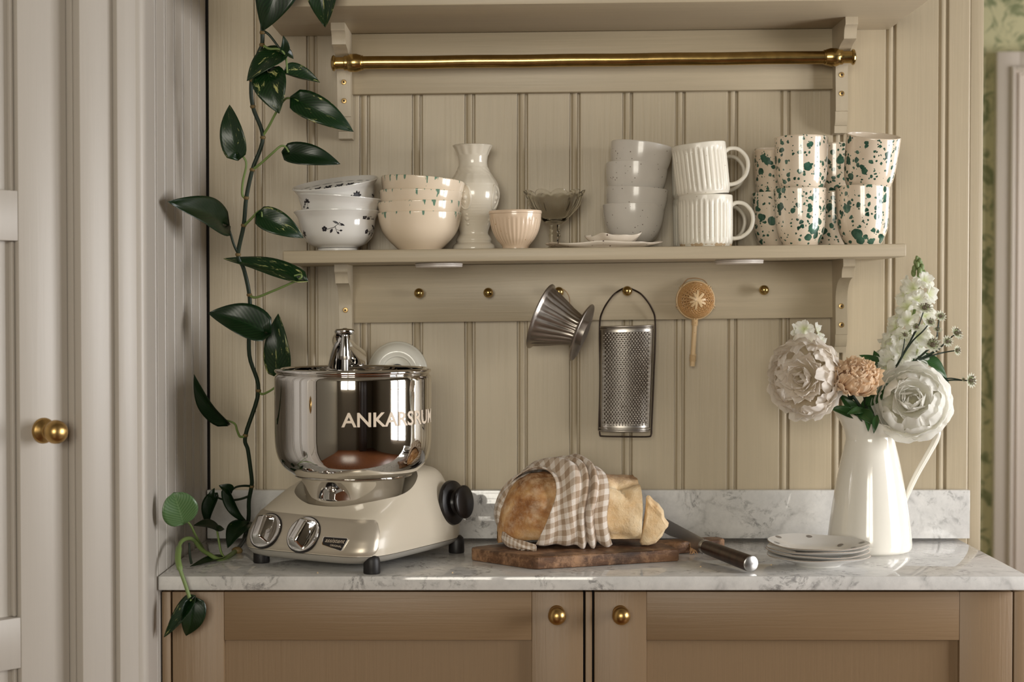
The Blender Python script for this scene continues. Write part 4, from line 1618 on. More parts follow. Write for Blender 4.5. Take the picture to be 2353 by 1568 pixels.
def text_mesh(s, shear=0.0, bold=0.0):
    cu = bpy.data.curves.new('lettering', 'FONT')
    cu.body = s
    cu.shear = shear
    cu.offset = bold
    cu.resolution_u = 3
    ob = bpy.data.objects.new('lettering', cu)
    col.objects.link(ob)
    dg = bpy.context.evaluated_depsgraph_get()
    me = bpy.data.meshes.new_from_object(ob.evaluated_get(dg))
    bm = bmesh.new()
    bm.from_mesh(me)
    bmesh.ops.remove_doubles(bm, verts=bm.verts, dist=1e-5)
    vs_ = [q.co.copy() for q in bm.verts]
    bm.verts.index_update()
    fs = [tuple(q.index for q in f.verts) for f in bm.faces]
    bm.free()
    bpy.data.objects.remove(ob)
    bpy.data.curves.remove(cu)
    bpy.data.meshes.remove(me)
    x0, x1 = min(q.x for q in vs_), max(q.x for q in vs_)
    y0, y1 = min(q.y for q in vs_), max(q.y for q in vs_)
    return [((q.x - x0) / (x1 - x0), (q.y - y0) / (y1 - y0)) for q in vs_], fs


TH = radians(29)
UA = Vector((cos(TH), -sin(TH), 0))
VA = Vector((sin(TH), cos(TH), 0))
corner = atz(846, 1306, ZT + 0.012)
HW = 0.122
ORG = Vector((corner.x, corner.y, ZT)) - UA * (HW - 0.006) - VA * 0.004           # middle of the front edge, on the worktop
LOCAL = Matrix((UA, VA, Vector((0, 0, 1)))).transposed().to_4x4()
LOCAL.translation = ORG
mixer = thing('stand_mixer', 'cream enamelled stand mixer base with chrome dials and black side cap', 'mixer', tuple(ORG + VA * 0.14))

levels = [  # w, half width, front, rear, exponent
    (0.0125, 0.0936, 0.030, 0.250, 5.0), (0.0130, 0.1076, 0.012, 0.268, 5.0), (0.0160, 0.1164, 0.004, 0.276, 5.0), (0.0200, 0.1205, 0.0012, 0.281, 5.2), (0.0245, 0.1223, 0.0, 0.283, 5.5),
    (0.0250, 0.1223, 0.0002, 0.283, 5.5), (0.036, 0.1231, 0.002, 0.284, 5.5), (0.048, 0.1224, 0.0065, 0.284, 5.4), (0.060, 0.1207, 0.0135, 0.284, 5.2), (0.068, 0.1191, 0.0195, 0.284, 5.0),
    (0.075, 0.1172, 0.0260, 0.284, 4.8), (0.081, 0.1152, 0.0330, 0.283, 4.5), (0.087, 0.1129, 0.0415, 0.283, 4.2), (0.094, 0.1100, 0.0530, 0.282, 3.9), (0.101, 0.1071, 0.0660, 0.281, 3.7),
    (0.108, 0.1035, 0.0820, 0.279, 3.5), (0.115, 0.0994, 0.1000, 0.277, 3.4), (0.122, 0.0942, 0.1200, 0.274, 3.3), (0.128, 0.0872, 0.1400, 0.269, 3.2), (0.1325, 0.0772, 0.160, 0.262, 3.0),
    (0.1350, 0.054, 0.178, 0.252, 2.8), (0.1360, 0.035, 0.195, 0.238, 2.4)]


def lev(w):
    if w <= levels[0][0]:
        return levels[0][1:]
    for a, b in zip(levels, levels[1:]):
        if a[0] <= w <= b[0]:
            t = (w - a[0]) / (b[0] - a[0])
            return tuple(lerp(p, q, t) for p, q in zip(a[1:], b[1:]))
    return levels[-1][1:]


def body_pt(w, th, off=0.0):
    a, f, r, n = lev(w)
    b, c = (r - f) / 2, (r + f) / 2
    ct, st_ = cos(th), sin(th)
    # superellipse by angle
    k = (abs(ct / a) ** n + abs(st_ / b) ** n) ** (-1 / n)
    k += off
    # the tail of the housing narrows on the far side
    u, v = k * ct, c + k * st_
    if u < 0:
        u *= 1 - 0.45 * smoothstep(0.10, 0.28, v)
    q = LOCAL @ Vector((u, v, w))
    if q.y > -0.0235:
        q.y = -0.0235
    return LOCAL.inverted() @ q


SEG = 128


def ring_th(k):
    return 2 * pi * k / SEG


def body_shell(ws, cap_bottom=True, cap_top=True):
    mb = MB()
    v, f = [], []
    for w in ws:
        v += [body_pt(w, ring_th(k)) for k in range(SEG)]
    for i in range(len(ws) - 1):
        for k in range(SEG):
            k2 = (k + 1) % SEG
            f.append((i * SEG + k, i * SEG + k2, (i + 1) * SEG + k2, (i + 1) * SEG + k))
    if cap_bottom:
        f.append(tuple(range(SEG))[::-1])
    if cap_top:
        f.append(tuple((len(ws) - 1) * SEG + k for k in range(SEG)))
    mb.add(v, f)
    return mb


MB_ = body_shell([l[0] for l in levels if l[0] <= 0.0246]).xform(LOCAL)
MB_.build('skirt', M['mixer_skirt'], mixer, 40, world=True)
ws = [0.0252] + [0.0252 + (0.136 - 0.0252) * i / 44 for i in range(1, 45)]
hood = body_shell(ws).xform(LOCAL).build('housing', M['mixer'], mixer, 40, world=True)
# the bowl stands in a round recess of the housing
BV = 0.118
bowl_c = LOCAL @ Vector((0.0125, BV, 0))
print('bowl centre', bowl_c)
cut = MB().lathe([(0, 0.0860), (0.066, 0.0860), (0.0780, 0.0900), (0.0880, 0.1020), (0.0965, 0.125), (0.100, 0.18), (0, 0.18)], 96)
cut.xform(Matrix.Translation(bowl_c))
cutter = cut.build('cutter', M['mixer'], smooth=40)
md = hood.modifiers.new('recess', 'BOOLEAN')
md.operation, md.solver, md.object = 'DIFFERENCE', 'EXACT', cutter
bpy.context.view_layer.update()
dg = bpy.context.evaluated_depsgraph_get()
me = bpy.data.meshes.new_from_object(hood.evaluated_get(dg))
hood.modifiers.clear()
hood.data = me
hood.data.shade_smooth()
hood.data.set_sharp_from_angle(angle=radians(40))
bpy.data.objects.remove(cutter)

# satin control panel wrapped round the front
pv, pf = [], []
NU, NW = 70, 16
t0_, t1_ = -pi / 2 - 1.08, -pi / 2 + 0.80


def panel_pt(i, j, off):
    a, b = i / NU, j / NW
    th = lerp(t0_, t1_, a)
    w0, w1 = 0.0262, 0.0765
    # rounded ends
    e = min(a, 1 - a)
    ins = max(0, 1 - e / 0.045)
    w0 += 0.010 * ins ** 3
    w1 -= 0.016 * ins ** 3
    w1 += 0.004 * (0.5 - a)
    return body_pt(lerp(w0, w1, b), th, off)


mb = MB()
for off in (0.0018,):
    v = [panel_pt(i, j, off if 0 < i < NU and 0 < j < NW else 0.0002) for i in range(NU + 1) for j in range(NW + 1)]
    f = [(i * (NW + 1) + j, (i + 1) * (NW + 1) + j, (i + 1) * (NW + 1) + j + 1, i * (NW + 1) + j + 1) for i in range(NU) for j in range(NW)]
    mb.add(v, f)
mb.xform(LOCAL)
bvh = BVHTree.FromPolygons([tuple(p) for p in mb.v], mb.f)
mb.build('control_panel', M['mixer_panel'], mixer, 30, world=True)

# two chrome dials
for px, py, spin, num in ((611, 1220, 0.10, '8'), (698, 1229, -0.25, '12')):
    loc, nrm = ray(bvh, px, py)
    if loc is None:
        print('dial missed', px)
        continue
    X = Vector((0, 0, 1)).cross(nrm).normalized()
    DM2 = frame(nrm, X, loc + nrm * 0.0004)
    R = 0.0268
    d = MB().lathe([(0, -0.004), (R, -0.004), (R, 0.0012), (R * 0.98, 0.0024), (R * 0.92, 0.0028), (R * 0.70, 0.0018), (0, 0.0014)], 56, M=DM2).build('dial', M['chrome2'], mixer, 40, world=True)
    MB().lathe([(R * 0.99, 0.0008), (R * 1.045, 0.0006), (R * 1.05, -0.002), (R * 1.03, -0.004)], 56, M=DM2).build('bezel', M['black'], d, 40, world=True)
    g = MB()
    bmg = bmesh.new()
    bmesh.ops.create_cube(bmg, size=1)
    for q in bmg.verts:
        up_ = q.co.z > 0
        q.co = Vector((q.co.x * (0.0150 if up_ else 0.0300), q.co.y * (0.0350 if up_ else 0.0480), 0.0195 if up_ else 0.0010))
    bmesh.ops.bevel(bmg, geom=bmg.edges[:], offset=0.0042, segments=5, profile=0.5, affect='EDGES')
    g.bm(bmg)
    g.xform(DM2 @ Matrix.Rotation(spin, 4, 'Z'))
    g.build('grip', M['chrome2'], d, 60, world=True)
    v, f = text_mesh(num)
    tm = MB().add([((p[0] - 0.5) * 0.0048 * len(num), (p[1] - 0.5) * 0.0062, 0.0) for p in v], f)
    a_ = -0.25 if num == '12' else -1.1
    tm.xform(DM2 @ Matrix.Translation((R * 0.78 * cos(a_), R * 0.78 * sin(a_), 0.0050)))
    tm.build('numeral', M['engrave'], d, 0, world=True)

# black badge with script lettering
loc, nrm = ray(bvh, 770, 1250)
X = Vector((0, 0, 1)).cross(nrm).normalized()
Bm = frame(nrm, X, loc + nrm * 0.0005)
pl = [(-0.0190, 0.0085), (0.0180, 0.0085), (0.0195, 0.0070), (0.0130, -0.0090), (0.0110, -0.0096), (-0.0190, -0.0030), (-0.0205, -0.0010), (-0.0203, 0.0065)]
bd = MB().prism([(x * 1.06, y * 1.06) for x, y in pl], -0.002, 0.0004, 'z').xform(Bm).build('badge', M['chrome2'], mixer, 0, world=True)
MB().prism(pl, 0.0, 0.0007, 'z').xform(Bm).build('badge_face', M['black'], bd, 0, world=True)
v, f = text_mesh('assistent', 0.35)
MB().add([(lerp(-0.0165, 0.0165, p[0]), lerp(0.0010, 0.0066, p[1]), 0.0010) for p in v], f).xform(Bm).build('script_lettering', M['letter'], bd, 0, world=True)
v, f = text_mesh('ORIGINAL')
MB().add([(lerp(-0.0070, 0.0125, p[0]), lerp(-0.0042, -0.0014, p[1]) - 0.0012 * p[0], 0.0010) for p in v], f).xform(Bm).build('small_lettering', M['letter'], bd, 0, world=True)

# black cap of the drive on the right side
hb_ = BVHTree.FromPolygons([tuple(wm(hood) @ v_.co) for v_ in hood.data.vertices], [tuple(p.vertices) for p in hood.data.polygons])
loc, nrm = ray(hb_, 1034, 1156)
if loc is None:
    loc, nrm = LOCAL @ Vector((0.1, 0.2, 0.075)), UA
nrm = (UA + Vector((0, 0, 0.12))).normalized()
cM = frame(nrm, (0, 0, 1), loc + nrm * 0.0005)
cap = MB().lathe([(0, 0), (0.0335, 0), (0.0345, 0.003), (0.0335, 0.0075), (0.0270, 0.0100), (0.0185, 0.0120), (0.0165, 0.0150), (0.0175, 0.0180), (0, 0.018)], 48, M=cM)
cap = cap.build('drive_cap', M['black'], mixer, 40, world=True)
MB().lathe([(0, 0.0165), (0.0150, 0.0165), (0.0195, 0.0185), (0.0235, 0.0215), (0.0255, 0.0245), (0.0250, 0.0270), (0.0215, 0.0288), (0, 0.0298)], 48, M=cM).build('cap_knob', M['black'], cap, 40, world=True)

# rubber feet
for (u, v) in ((-0.092, 0.030), (0.094, 0.032), (0.100, 0.250), (-0.045, 0.235)):
    p = LOCAL @ Vector((u, v, 0))
    q = LOCAL @ Vector((u * 0.82, v + (0.022 if v < 0.1 else -0.022), 0))
    mb = MB().lathe([(0, 0.0002), (0.0115, 0.0002), (0.0122, 0.002), (0.0118, 0.018), (0.0105, 0.0235), (0.0070, 0.027), (0, 0.0280)], 28, M=Matrix.Translation(p))
    if u > 0:
        e = (p - q) * 0.45
        mb.xform(Matrix.Translation(LOCAL.to_3x3() @ Vector((0.012, -0.004 if v < 0.1 else 0.002, 0))))
    mb.build('foot', M['rubber'], mixer, 50, world=True)

# chrome arm that reaches over the bowl rim
ap = at(793, 812, bowl_c.y + 0.012)
arm = MB()
pts = [tuple(ap + Vector((0.0, 0, 0.021))), tuple(ap + Vector((0.0, 0.001, 0.005))), tuple(ap + Vector((0, 0.001, -0.010)))]
top_z = ap.z + 0.0355
mb = MB()


def arm_sec(a, b):
    z = lerp(-0.004, 0.029, a)
    wd = lerp(0.0088, 0.0050, a ** 1.2)
    th = 2 * pi * b
    return ap + Vector((wd * cos(th), wd * 1.2 * sin(th), z))


mb.grid(arm_sec, 12, 24)
# broad curved rear arm that runs back to the post behind the bowl
post = LOCAL @ Vector((-0.035, 0.262, 0))
path = spline([tuple(ap + Vector((-0.004, 0.006, 0.024))), tuple(ap + Vector((-0.010, 0.035, 0.018))), tuple(ap + Vector((-0.006, 0.075, 0.004))), (ap.x + 0.004, bowl_c.y + 0.128, ap.z - 0.012)], 5)
mb.tube(path, [0.0110 + 0.008 * i / (len(path) - 1) for i in range(len(path))], 16)
hump = spline([tuple(ap + Vector((-0.016, 0.030, -0.020))), tuple(ap + Vector((-0.0135, 0.022, -0.004))), tuple(ap + Vector((-0.009, 0.012, 0.012))), tuple(ap + Vector((-0.003, 0.005, 0.024)))], 6)
mb.tube(hump, [lerp(0.0135, 0.0060, i / (len(hump) - 1)) for i in range(len(hump))], 20)
arm = mb.build('arm', M['chrome2'], mixer, 60, world=True)
MB().lathe([(0, 0.0), (0.0105, 0.0), (0.0150, 0.0022), (0.0158, 0.0045), (0.0156, 0.0066), (0.0135, 0.0086), (0.0040, 0.0094), (0.0030, 0.0102), (0, 0.0104)], 40, M=Matrix.Translation(ap + Vector((0, 0, 0.0275)))).build('arm_knob', M['chrome2'], arm, 40, world=True)
MB().lathe([(0, -0.0065), (0.0086, -0.0065), (0.0090, -0.003), (0.0086, 0.0005), (0, 0.0005)], 32, M=Matrix.Translation(ap + Vector((0, 0, -0.003)))).build('collar', M['alu'], arm, 40, world=True)
MB().lathe([(0, 0), (0.0058, 0), (0.0058, 0.130), (0, 0.130)], 24, M=Matrix.Translation((ap.x, ap.y, ap.z - 0.138))).build('roller_shaft', M['blade'], arm, 40, world=True)
pp = Vector((path[-1][0], path[-1][1], 0))
MB().lathe([(0, ZT + 0.10), (0.020, ZT + 0.10), (0.0185, ZT + 0.2), (0.0175, path[-1][2] + 0.004), (0.012, path[-1][2] + 0.012), (0, path[-1][2] + 0.014)], 32, M=Matrix.Translation(pp)).build('arm_post', M['chrome2'], mixer, 50, world=True)
nb = at(816, 824, bowl_c.y + 0.09)
MB().lathe([(0, 0), (0.0078, 0), (0.0090, 0.004), (0.0085, 0.009), (0.0050, 0.012), (0, 0.0125)], 28, M=frame((1, -0.45, 0.1), (0, 0, 1), nb - Vector((0.012, -0.004, 0)))).build('lock_knob', M['chrome2'], arm, 50, world=True)

# ------------------------------------------------------------------ steel mixing bowl
RB = sz(180, bowl_c.y)
zr_ = at(810, 853, bowl_c.y - RB).z - ZT                    # rim height
zr_ = at(810, 846, bowl_c.y).z - ZT
zq = at(810, 1104, bowl_c.y - 0.08).z - ZT
print('bowl', RB, zr_, zq)
hB = zr_ - zq
bowl = thing('mixing_bowl', 'mirror polished steel mixing bowl with etched lettering, seated on the cream mixer', 'mixing bowl', (bowl_c.x, bowl_c.y, ZT + 0.087))
BMx = Matrix.Translation((bowl_c.x, bowl_c.y, ZT + zq))
bo_out = [(0.0, 0.0040), (0.050, 0.0030), (RB * 0.70, 0.0), (RB * 0.745, 0.0008), (RB * 0.80, 0.0050), (RB * 0.88, 0.0125), (RB * 0.945, 0.0235), (RB * 0.982, 0.0370), (RB * 0.997, 0.052), (RB, 0.066)]
prof = spline(bo_out[2:], 6)
prof = [(0, 0.003), (RB * 0.5, 0.002)] + prof + [(RB, hB * 0.8), (RB, hB - 0.016), (RB * 0.995, hB - 0.0115), (RB * 0.978, hB - 0.0085), (RB * 0.964, hB - 0.0072)]
lip = [(RB * 0.960 + 0.0045 * sin(a), hB - 0.0035 - 0.0040 * cos(a)) for a in [pi * k / 10 for k in range(0, 15)]]
inn = [(RB * 0.952, hB - 0.008), (RB - 0.006, hB - 0.018), (RB - 0.0030, hB - 0.03)] + [(RB - 0.0030, 0.066)] + [(r - 0.003, z + 0.0025) for r, z in spline(bo_out[2:], 6)[::-1]] + [(0, 0.006)]
MB().lathe(prof + lip + inn, 128, M=BMx).build('body', M['chrome'], bowl, 40, world=True)
MB().lathe([(RB * 0.742, -0.0012), (RB * 0.752, 0.0), (RB * 0.742, 0.0016), (RB * 0.70, 0.0016), (RB * 0.70, -0.0012)], 96, M=BMx, closed=True).build('base_ring', M['chrome'], bowl, 60, world=True)
zf = 0.0872 - zq
MB().lathe([(0.0, zf), (RB * 0.575, zf), (RB * 0.590, zf + 0.002), (RB * 0.618, zf + 0.012), (RB * 0.665, -0.004), (RB * 0.70, -0.0010), (0, -0.0008)], 96, M=BMx).build('foot', M['chrome'], bowl, 50, world=True)
# etched lettering round the wall
v, f = text_mesh('ANKARSRUM', 0.0, 0.018)
ctr_px = 810
a0 = math.asin((784 - ctr_px) / 180)
a1 = math.asin(0.978)
z0_ = at(860, 983, bowl_c.y - RB).z
z1_ = at(860, 949, bowl_c.y - RB).z
cam_dir = math.atan2(-D - bowl_c.y, 0 - bowl_c.x)
tm = MB()
bm = bmesh.new()
bvs = [bm.verts.new((p[0], p[1], 0)) for p in v]
for q in f:
    try:
        bm.faces.new([bvs[i] for i in q])
    except ValueError:
        pass
bmesh.ops.triangulate(bm, faces=bm.faces)
bmesh.ops.subdivide_edges(bm, edges=[e for e in bm.edges if e.calc_length() > 0.012], cuts=2, use_grid_fill=True)
for q in bm.verts:
    th = cam_dir + lerp(a0, a1, q.co.x)
    zz = lerp(z0_, z1_, q.co.y)
    q.co = Vector((bowl_c.x + (RB + 0.0005) * cos(th), bowl_c.y + (RB + 0.0005) * sin(th), zz))
tm.bm(bm)
tag(tm.build('lettering', M['letter'], bowl, 0, world=True), 'pale etched capital lettering')
# ------------------------------------------------------------------ cutting board, bread, towel, knife
ZB = ZT + 0.0195
A_ = atz(1228, 1311, ZT)
ang = radians(20)
eb = Vector((cos(ang), sin(ang), 0))
nb_ = Vector((-sin(ang), cos(ang), 0))
Bm_ = Matrix((eb, nb_, Vector((0, 0, 1)))).transposed().to_4x4()
Bm_.translation = Vector((A_.x, A_.y, ZT + 0.0004))
LB, WB = 0.232, 0.158


def wob(i, s=0.0012):
    return (random.random() - 0.5) * 2 * s


outline = []
for k in range(12):
    outline.append((lerp(0.006, LB - 0.004, k / 11), wob(k, 0.0006)))
outline += [(LB, 0.004)] + [(LB + wob(0, 0.0008), lerp(0.01, 0.052, k / 4)) for k in range(5)]
hy0, hy1, hl = 0.062, 0.098, 0.112
outline += [(LB + 0.004, 0.058), (LB + 0.016, hy0), (LB + 0.05, hy0 + 0.003), (LB + hl - 0.012, hy0 + 0.001), (LB + hl - 0.002, hy0 + 0.007), (LB + hl, (hy0 + hy1) / 2), (LB + hl - 0.002, hy1 - 0.007), (LB + hl - 0.012, hy1 - 0.001), (LB + 0.05, hy1 - 0.003), (LB + 0.016, hy1), (LB + 0.003, hy1 + 0.006)]
outline += [(LB + wob(0, 0.0008), lerp(0.110, WB - 0.006, k / 3)) for k in range(4)]
outline += [(LB - 0.005, WB)] + [(lerp(LB - 0.02, -0.02, k / 7), WB + wob(k, 0.0006) - 0.02 * k / 7) for k in range(8)] + [(-0.046, 0.1290), (-0.055, 0.1200)]
outline += [(lerp(-0.0575, -0.006, k / 6) + wob(k, 0.0006), lerp(0.1120, 0.012, k / 6)) for k in range(7)] + [(0.0005, 0.004)]
bm = bmesh.new()
vv = [bm.verts.new((x, y, 0)) for x, y in outline]
fc = bm.faces.new(vv)
r_ = bmesh.ops.extrude_face_region(bm, geom=[fc])
for q in [g for g in r_['geom'] if isinstance(g, bmesh.types.BMVert)]:
    q.co.z = 0.0185 + wob(0, 0.0004)
bmesh.ops.recalc_face_normals(bm, faces=bm.faces)
bmesh.ops.bevel(bm, geom=[e for e in bm.edges if abs(e.verts[0].co.z - e.verts[1].co.z) < 0.004], offset=0.0030, segments=3, profile=0.6, affect='EDGES')
board = thing('cutting_board', 'worn dark wooden cutting board with a handle and twine, bread lying on it', 'cutting board', (A_.x, A_.y, ZT + 0.0004))
MB().bm(bm).build('slab', M['board'], None, 30, loc=(0, 0, 0)).parent = board
sl = board.children[0]
sl.rotation_euler = (0, 0, ang)
mb = MB()
tc_ = Bm_ @ Vector((LB + 0.050, 0.080, 0.0095))
for s_ in (-0.0016, 0.0006, 0.0026):
    pts = []
    for k in range(16):
        a = 2 * pi * k / 16
        pts.append(Bm_ @ Vector((LB + 0.050 + s_, 0.080 + 0.0178 * cos(a), 0.0095 + 0.0112 * sin(a))))
    mb.tube(pts, 0.0011, 6, closed=True)
for k in range(7):
    p0 = Bm_ @ Vector((LB + 0.052 + wob(0, 0.001), 0.0615, 0.012))
    p1 = p0 + Vector((wob(0, 0.005), -0.006 + wob(0, 0.003), -0.007))
    p2 = Vector((p1.x + wob(0, 0.004), p1.y - 0.004, ZT + 0.0012))
    mb.tube(spline([tuple(p0), tuple(p1), tuple(p2)], 4), 0.0007, 5)
tag(mb.build('twine', M['twine'], board, 60, world=True), 'frayed brown twine tied round the handle')

# loaf: axis nearly along the wall
la = radians(7)
le = Vector((cos(la), sin(la), 0))
ln = Vector((-sin(la), cos(la), 0))
lp0 = at(1142, 1215, 0)
dl = 2.432
L0p = Vector(((1142 - CX) / F * dl, dl - D, ZB))
LL_ = 0.2125


def loaf_r(l):
    """half width, height, centre shift at distance l along the loaf"""
    t = l / LL_
    k = sqrt(max(0.0, 1 - max(0.0, 1 - t / 0.36) ** 2.3))
    wdt = 0.056 * k
    hgt = (0.109 - 0.008 * smoothstep(0.55, 1.0, t)) * k ** 0.8
    return wdt, hgt


def loaf_pt(l, th, off=0.0, rough=True):
    """th: 0 = front bottom, pi = back bottom (over the top)."""
    wd, hg = loaf_r(l)
    hz = hg / 2
    n = 2.7
    c, s = -cos(th), sin(th)
    ct, st_ = cos(th * 1.5 - pi * 0.25 + pi), sin(th * 1.5 - pi * 0.25 + pi)
    a = lerp(-0.80, pi + 0.80, th / pi)
    ca_, sa_ = -cos(a), sin(a)
    k = (abs(ca_) ** n + abs(sa_) ** n) ** (-1 / n)
    y = (wd + off) * k * ca_
    z = hz + (hz + off) * k * sa_
    zc = max(z, 0.0002 if off == 0 else 0.0006)
    p = L0p + le * l + ln * y + Vector((0, 0, zc))
    if rough and wd > 0.004:
        q = noise.fractal(p * 22, 1.0, 2.0, 4) * 0.0052 + noise.noise(p * 60) * 0.0016
        dirv = (ln * (ca_) + Vector((0, 0, sa_)))
        if z > 0.012:
            p = p + dirv * q
        # torn seam along the upper front edge
        seam = math.exp(-((a - 1.02 - 0.18 * sin(l * 30)) / 0.10) ** 2) * smoothstep(0.10, 0.15, l)
        p = p - dirv * 0.0055 * seam
        seam2 = math.exp(-((l - 0.186 - 0.006 * sin(a * 5)) / 0.004) ** 2) * smoothstep(0.2, 0.6, a) * (1 - smoothstep(0.9, 1.2, a))
        p = p - dirv * 0.006 * seam2
    return p


def to_local(mb, o):
    return mb


bread = thing('bread_loaf', 'crusty white loaf cut at its right end, wrapped in a checked towel on the board', 'bread', tuple(L0p + le * 0.1))
NL, NTH = 60, 60
mb = MB()
mb.grid(lambda a, b: loaf_pt(0.0006 + (LL_ - 0.0006) * (a ** 1.35), b * pi), NL, NTH)
v0 = len(mb.v)
ring0 = [NL * (NTH + 1) + j for j in range(NTH + 1)]
o = mb.build('crust', M['crust'], bread, 60, world=True)
# paler, floured right half
cm = MB()
cen = L0p + le * LL_ + Vector((0, 0, 0.05))
rimv = [loaf_pt(LL_, b / NTH * pi) for b in range(NTH + 1)]
cm.add(rimv + [cen], [(i, i + 1, NTH + 1) for i in range(NTH)] + [(NTH, 0, NTH + 1)])
cm.build('cut_face', M['crumb'], bread, 0, world=True)

# slice standing right of the loaf
ds = 2.420
sl_o = [(1486, 1152), (1491, 1153), (1499, 1163), (1512, 1172), (1522, 1187), (1524, 1203), (1534, 1216), (1533, 1224), (1527, 1230), (1519, 1246), (1504, 1261), (1488, 1266), (1474, 1265), (1469, 1258), (1473, 1235), (1479, 1205), (1482, 1175)]
pts2 = [at(x, y, ds - D) for x, y in sl_o]
zmin = min(p.z for p in pts2)
for p in pts2:
    p.z += ZB + 0.0002 - zmin
c0 = sum(pts2, Vector()) / len(pts2)
mb = MB()
n = len(pts2)
layers = [(-0.016, 0.80, 0.0), (-0.013, 0.94, 0.0), (-0.004, 1.0, 0.0), (0.006, 1.0, 0.002), (0.018, 0.97, 0.003), (0.026, 0.86, 0.003)]
v = []
for (dy, s_, dxx) in layers:
    for p in pts2:
        q = c0 + (p - c0) * s_
        q = Vector((q.x + dxx, q.y + dy, max(q.z, ZB + 0.0002)))
        q += Vector((1, 0, 0.6)) * noise.noise(q * 70) * 0.0014
        v.append(q)
f = []
for i in range(len(layers) - 1):
    for k in range(n):
        f.append((i * n + k, i * n + (k + 1) % n, (i + 1) * n + (k + 1) % n, (i + 1) * n + k))
f += [tuple(range(n))[::-1], tuple((len(layers) - 1) * n + k for k in range(n))]
mb.add(v, f)
bm = bmesh.new()
bvs = [bm.verts.new(q) for q in mb.v]
for q in mb.f:
    bm.faces.new([bvs[i] for i in q])
bmesh.ops.triangulate(bm, faces=[g for g in bm.faces if len(g.verts) > 4])
bmesh.ops.subdivide_edges(bm, edges=bm.edges[:], cuts=2, use_grid_fill=True, smooth=0.0)
for q in bm.verts:
    q.co.z = max(q.co.z, ZB + 0.0002)
    q.co += Vector((0.3, -1, 0.3)) * noise.fractal(q.co * 45, 1.0, 2.0, 3) * 0.0022
    q.co.z = max(q.co.z, ZB + 0.0002)
sm = MB().bm(bm)
cb_ = Vector((c0.x, c0.y, ZB))
sm.xform(Matrix.Translation(-cb_))
tag(sm.build('bread_slice', M['pale_crust'], smooth=70, loc=cb_), 'pale end piece of bread standing upright between the loaf and the knife', 'bread')

# checked towel wrapped round the loaf
towel = thing('checked_towel', 'beige and white gingham kitchen towel wrapped around the loaf', 'towel', tuple(L0p + le * 0.1))


def towel_l(a, b):
    """l position of the cloth for across-fraction a at around-fraction b (0 front bottom .. 1 back bottom)"""
    fr = 1 - smoothstep(0.30, 0.62, b)                       # front part
    mid = math.exp(-((b - 0.30) / 0.14) ** 2)
    left = 0.058 - 0.040 * smoothstep(0.34, 0.62, b) + 0.030 * mid * 0.9 - 0.006 * (1 - smoothstep(0.0, 0.12, b))
    right = 0.166 - 0.006 * sin(b * 9) - 0.016 * smoothstep(0.2, 0.5, b)
    return lerp(left, right, a)


def pleat(x, c, w):
    return math.exp(-((x - c) / w) ** 2)


def towel_pt(a, b):
    l = towel_l(a, b)
    th = b * pi
    top = math.exp(-((b - 0.46) / 0.20) ** 2)
    fold = 0.0075 * pleat(a, 0.58, 0.045) + 0.0100 * pleat(a, 0.72, 0.040) - 0.0035 * pleat(a, 0.65, 0.022) - 0.0035 * pleat(a, 0.80, 0.03) + 0.0060 * pleat(a, 0.34, 0.14) * (0.5 + 0.5 * sin(b * 7))
    fold += 0.0035 * sin(a * 16 + b * 6) * (0.35 + top) * 0.6 + 0.013 * top * math.exp(-((a - 0.46) / 0.30) ** 2)
    fold += 0.0050 * pleat(a, 0.93, 0.07) * (1 - b)
    fold += 0.0045 * pleat(a, 0.02, 0.05) * top
    low = smoothstep(0.12, 0.0, b)
    off = 0.0055 + fold + 0.003 * noise.noise(Vector((a * 6, b * 9, 0)))
    p = loaf_pt(l, th, off, rough=False)
    p += ln * (-0.006 * low) + le * 0.0035 * sin(b * 14 + a * 3)
    p.z = max(p.z, ZB + 0.0012 + 0.0005 * sin(a * 40))
    return p


mb = MB().grid(towel_pt, 110, 110, lambda a, b: (towel_l(a, b) * 1.18 + 0.012 * b + 0.02 * a, b * 0.30 - 0.03 * a))
o = mb.build('wrap', M['gingham'], towel, 180, world=True)
md = o.modifiers.new('thickness', 'SOLIDIFY')
md.thickness, md.offset = 0.0016, 1.0


def band(name, pts, wid, uvo):
    """ribbon of cloth along a path; every point: px, py, Y, half width dir (dx, dy, dz)"""
    P = spline(pts, 7)
    mb = MB()

    def fn(a, b):
        i = min(int(a * (len(P) - 1)), len(P) - 2)
        t = a * (len(P) - 1) - i
        q = [lerp(P[i][k], P[i + 1][k], t) for k in range(6)]
        c = at(q[0], q[1], q[2])
        w = Vector(q[3:6])
        r = (b - 0.5) * 2
        p = c + w * r
        rad = (c - (L0p + le * 0.06 + Vector((0, 0, 0.05)))).normalized()
        p += rad * (0.004 * (1 - r * r)) + Vector((0, -0.0012, 0.0012)) * sin(r * 7 + a * 9)
        p.z = max(p.z, ZB + 0.0012)
        return p
    mb.grid(fn, 60, 14, lambda a, b: (uvo + a * 0.16, b * wid))
    o = mb.build(name, M['gingham'], towel, 180, world=True)
    m_ = o.modifiers.new('thickness', 'SOLIDIFY')
    m_.thickness = 0.0018
    return o


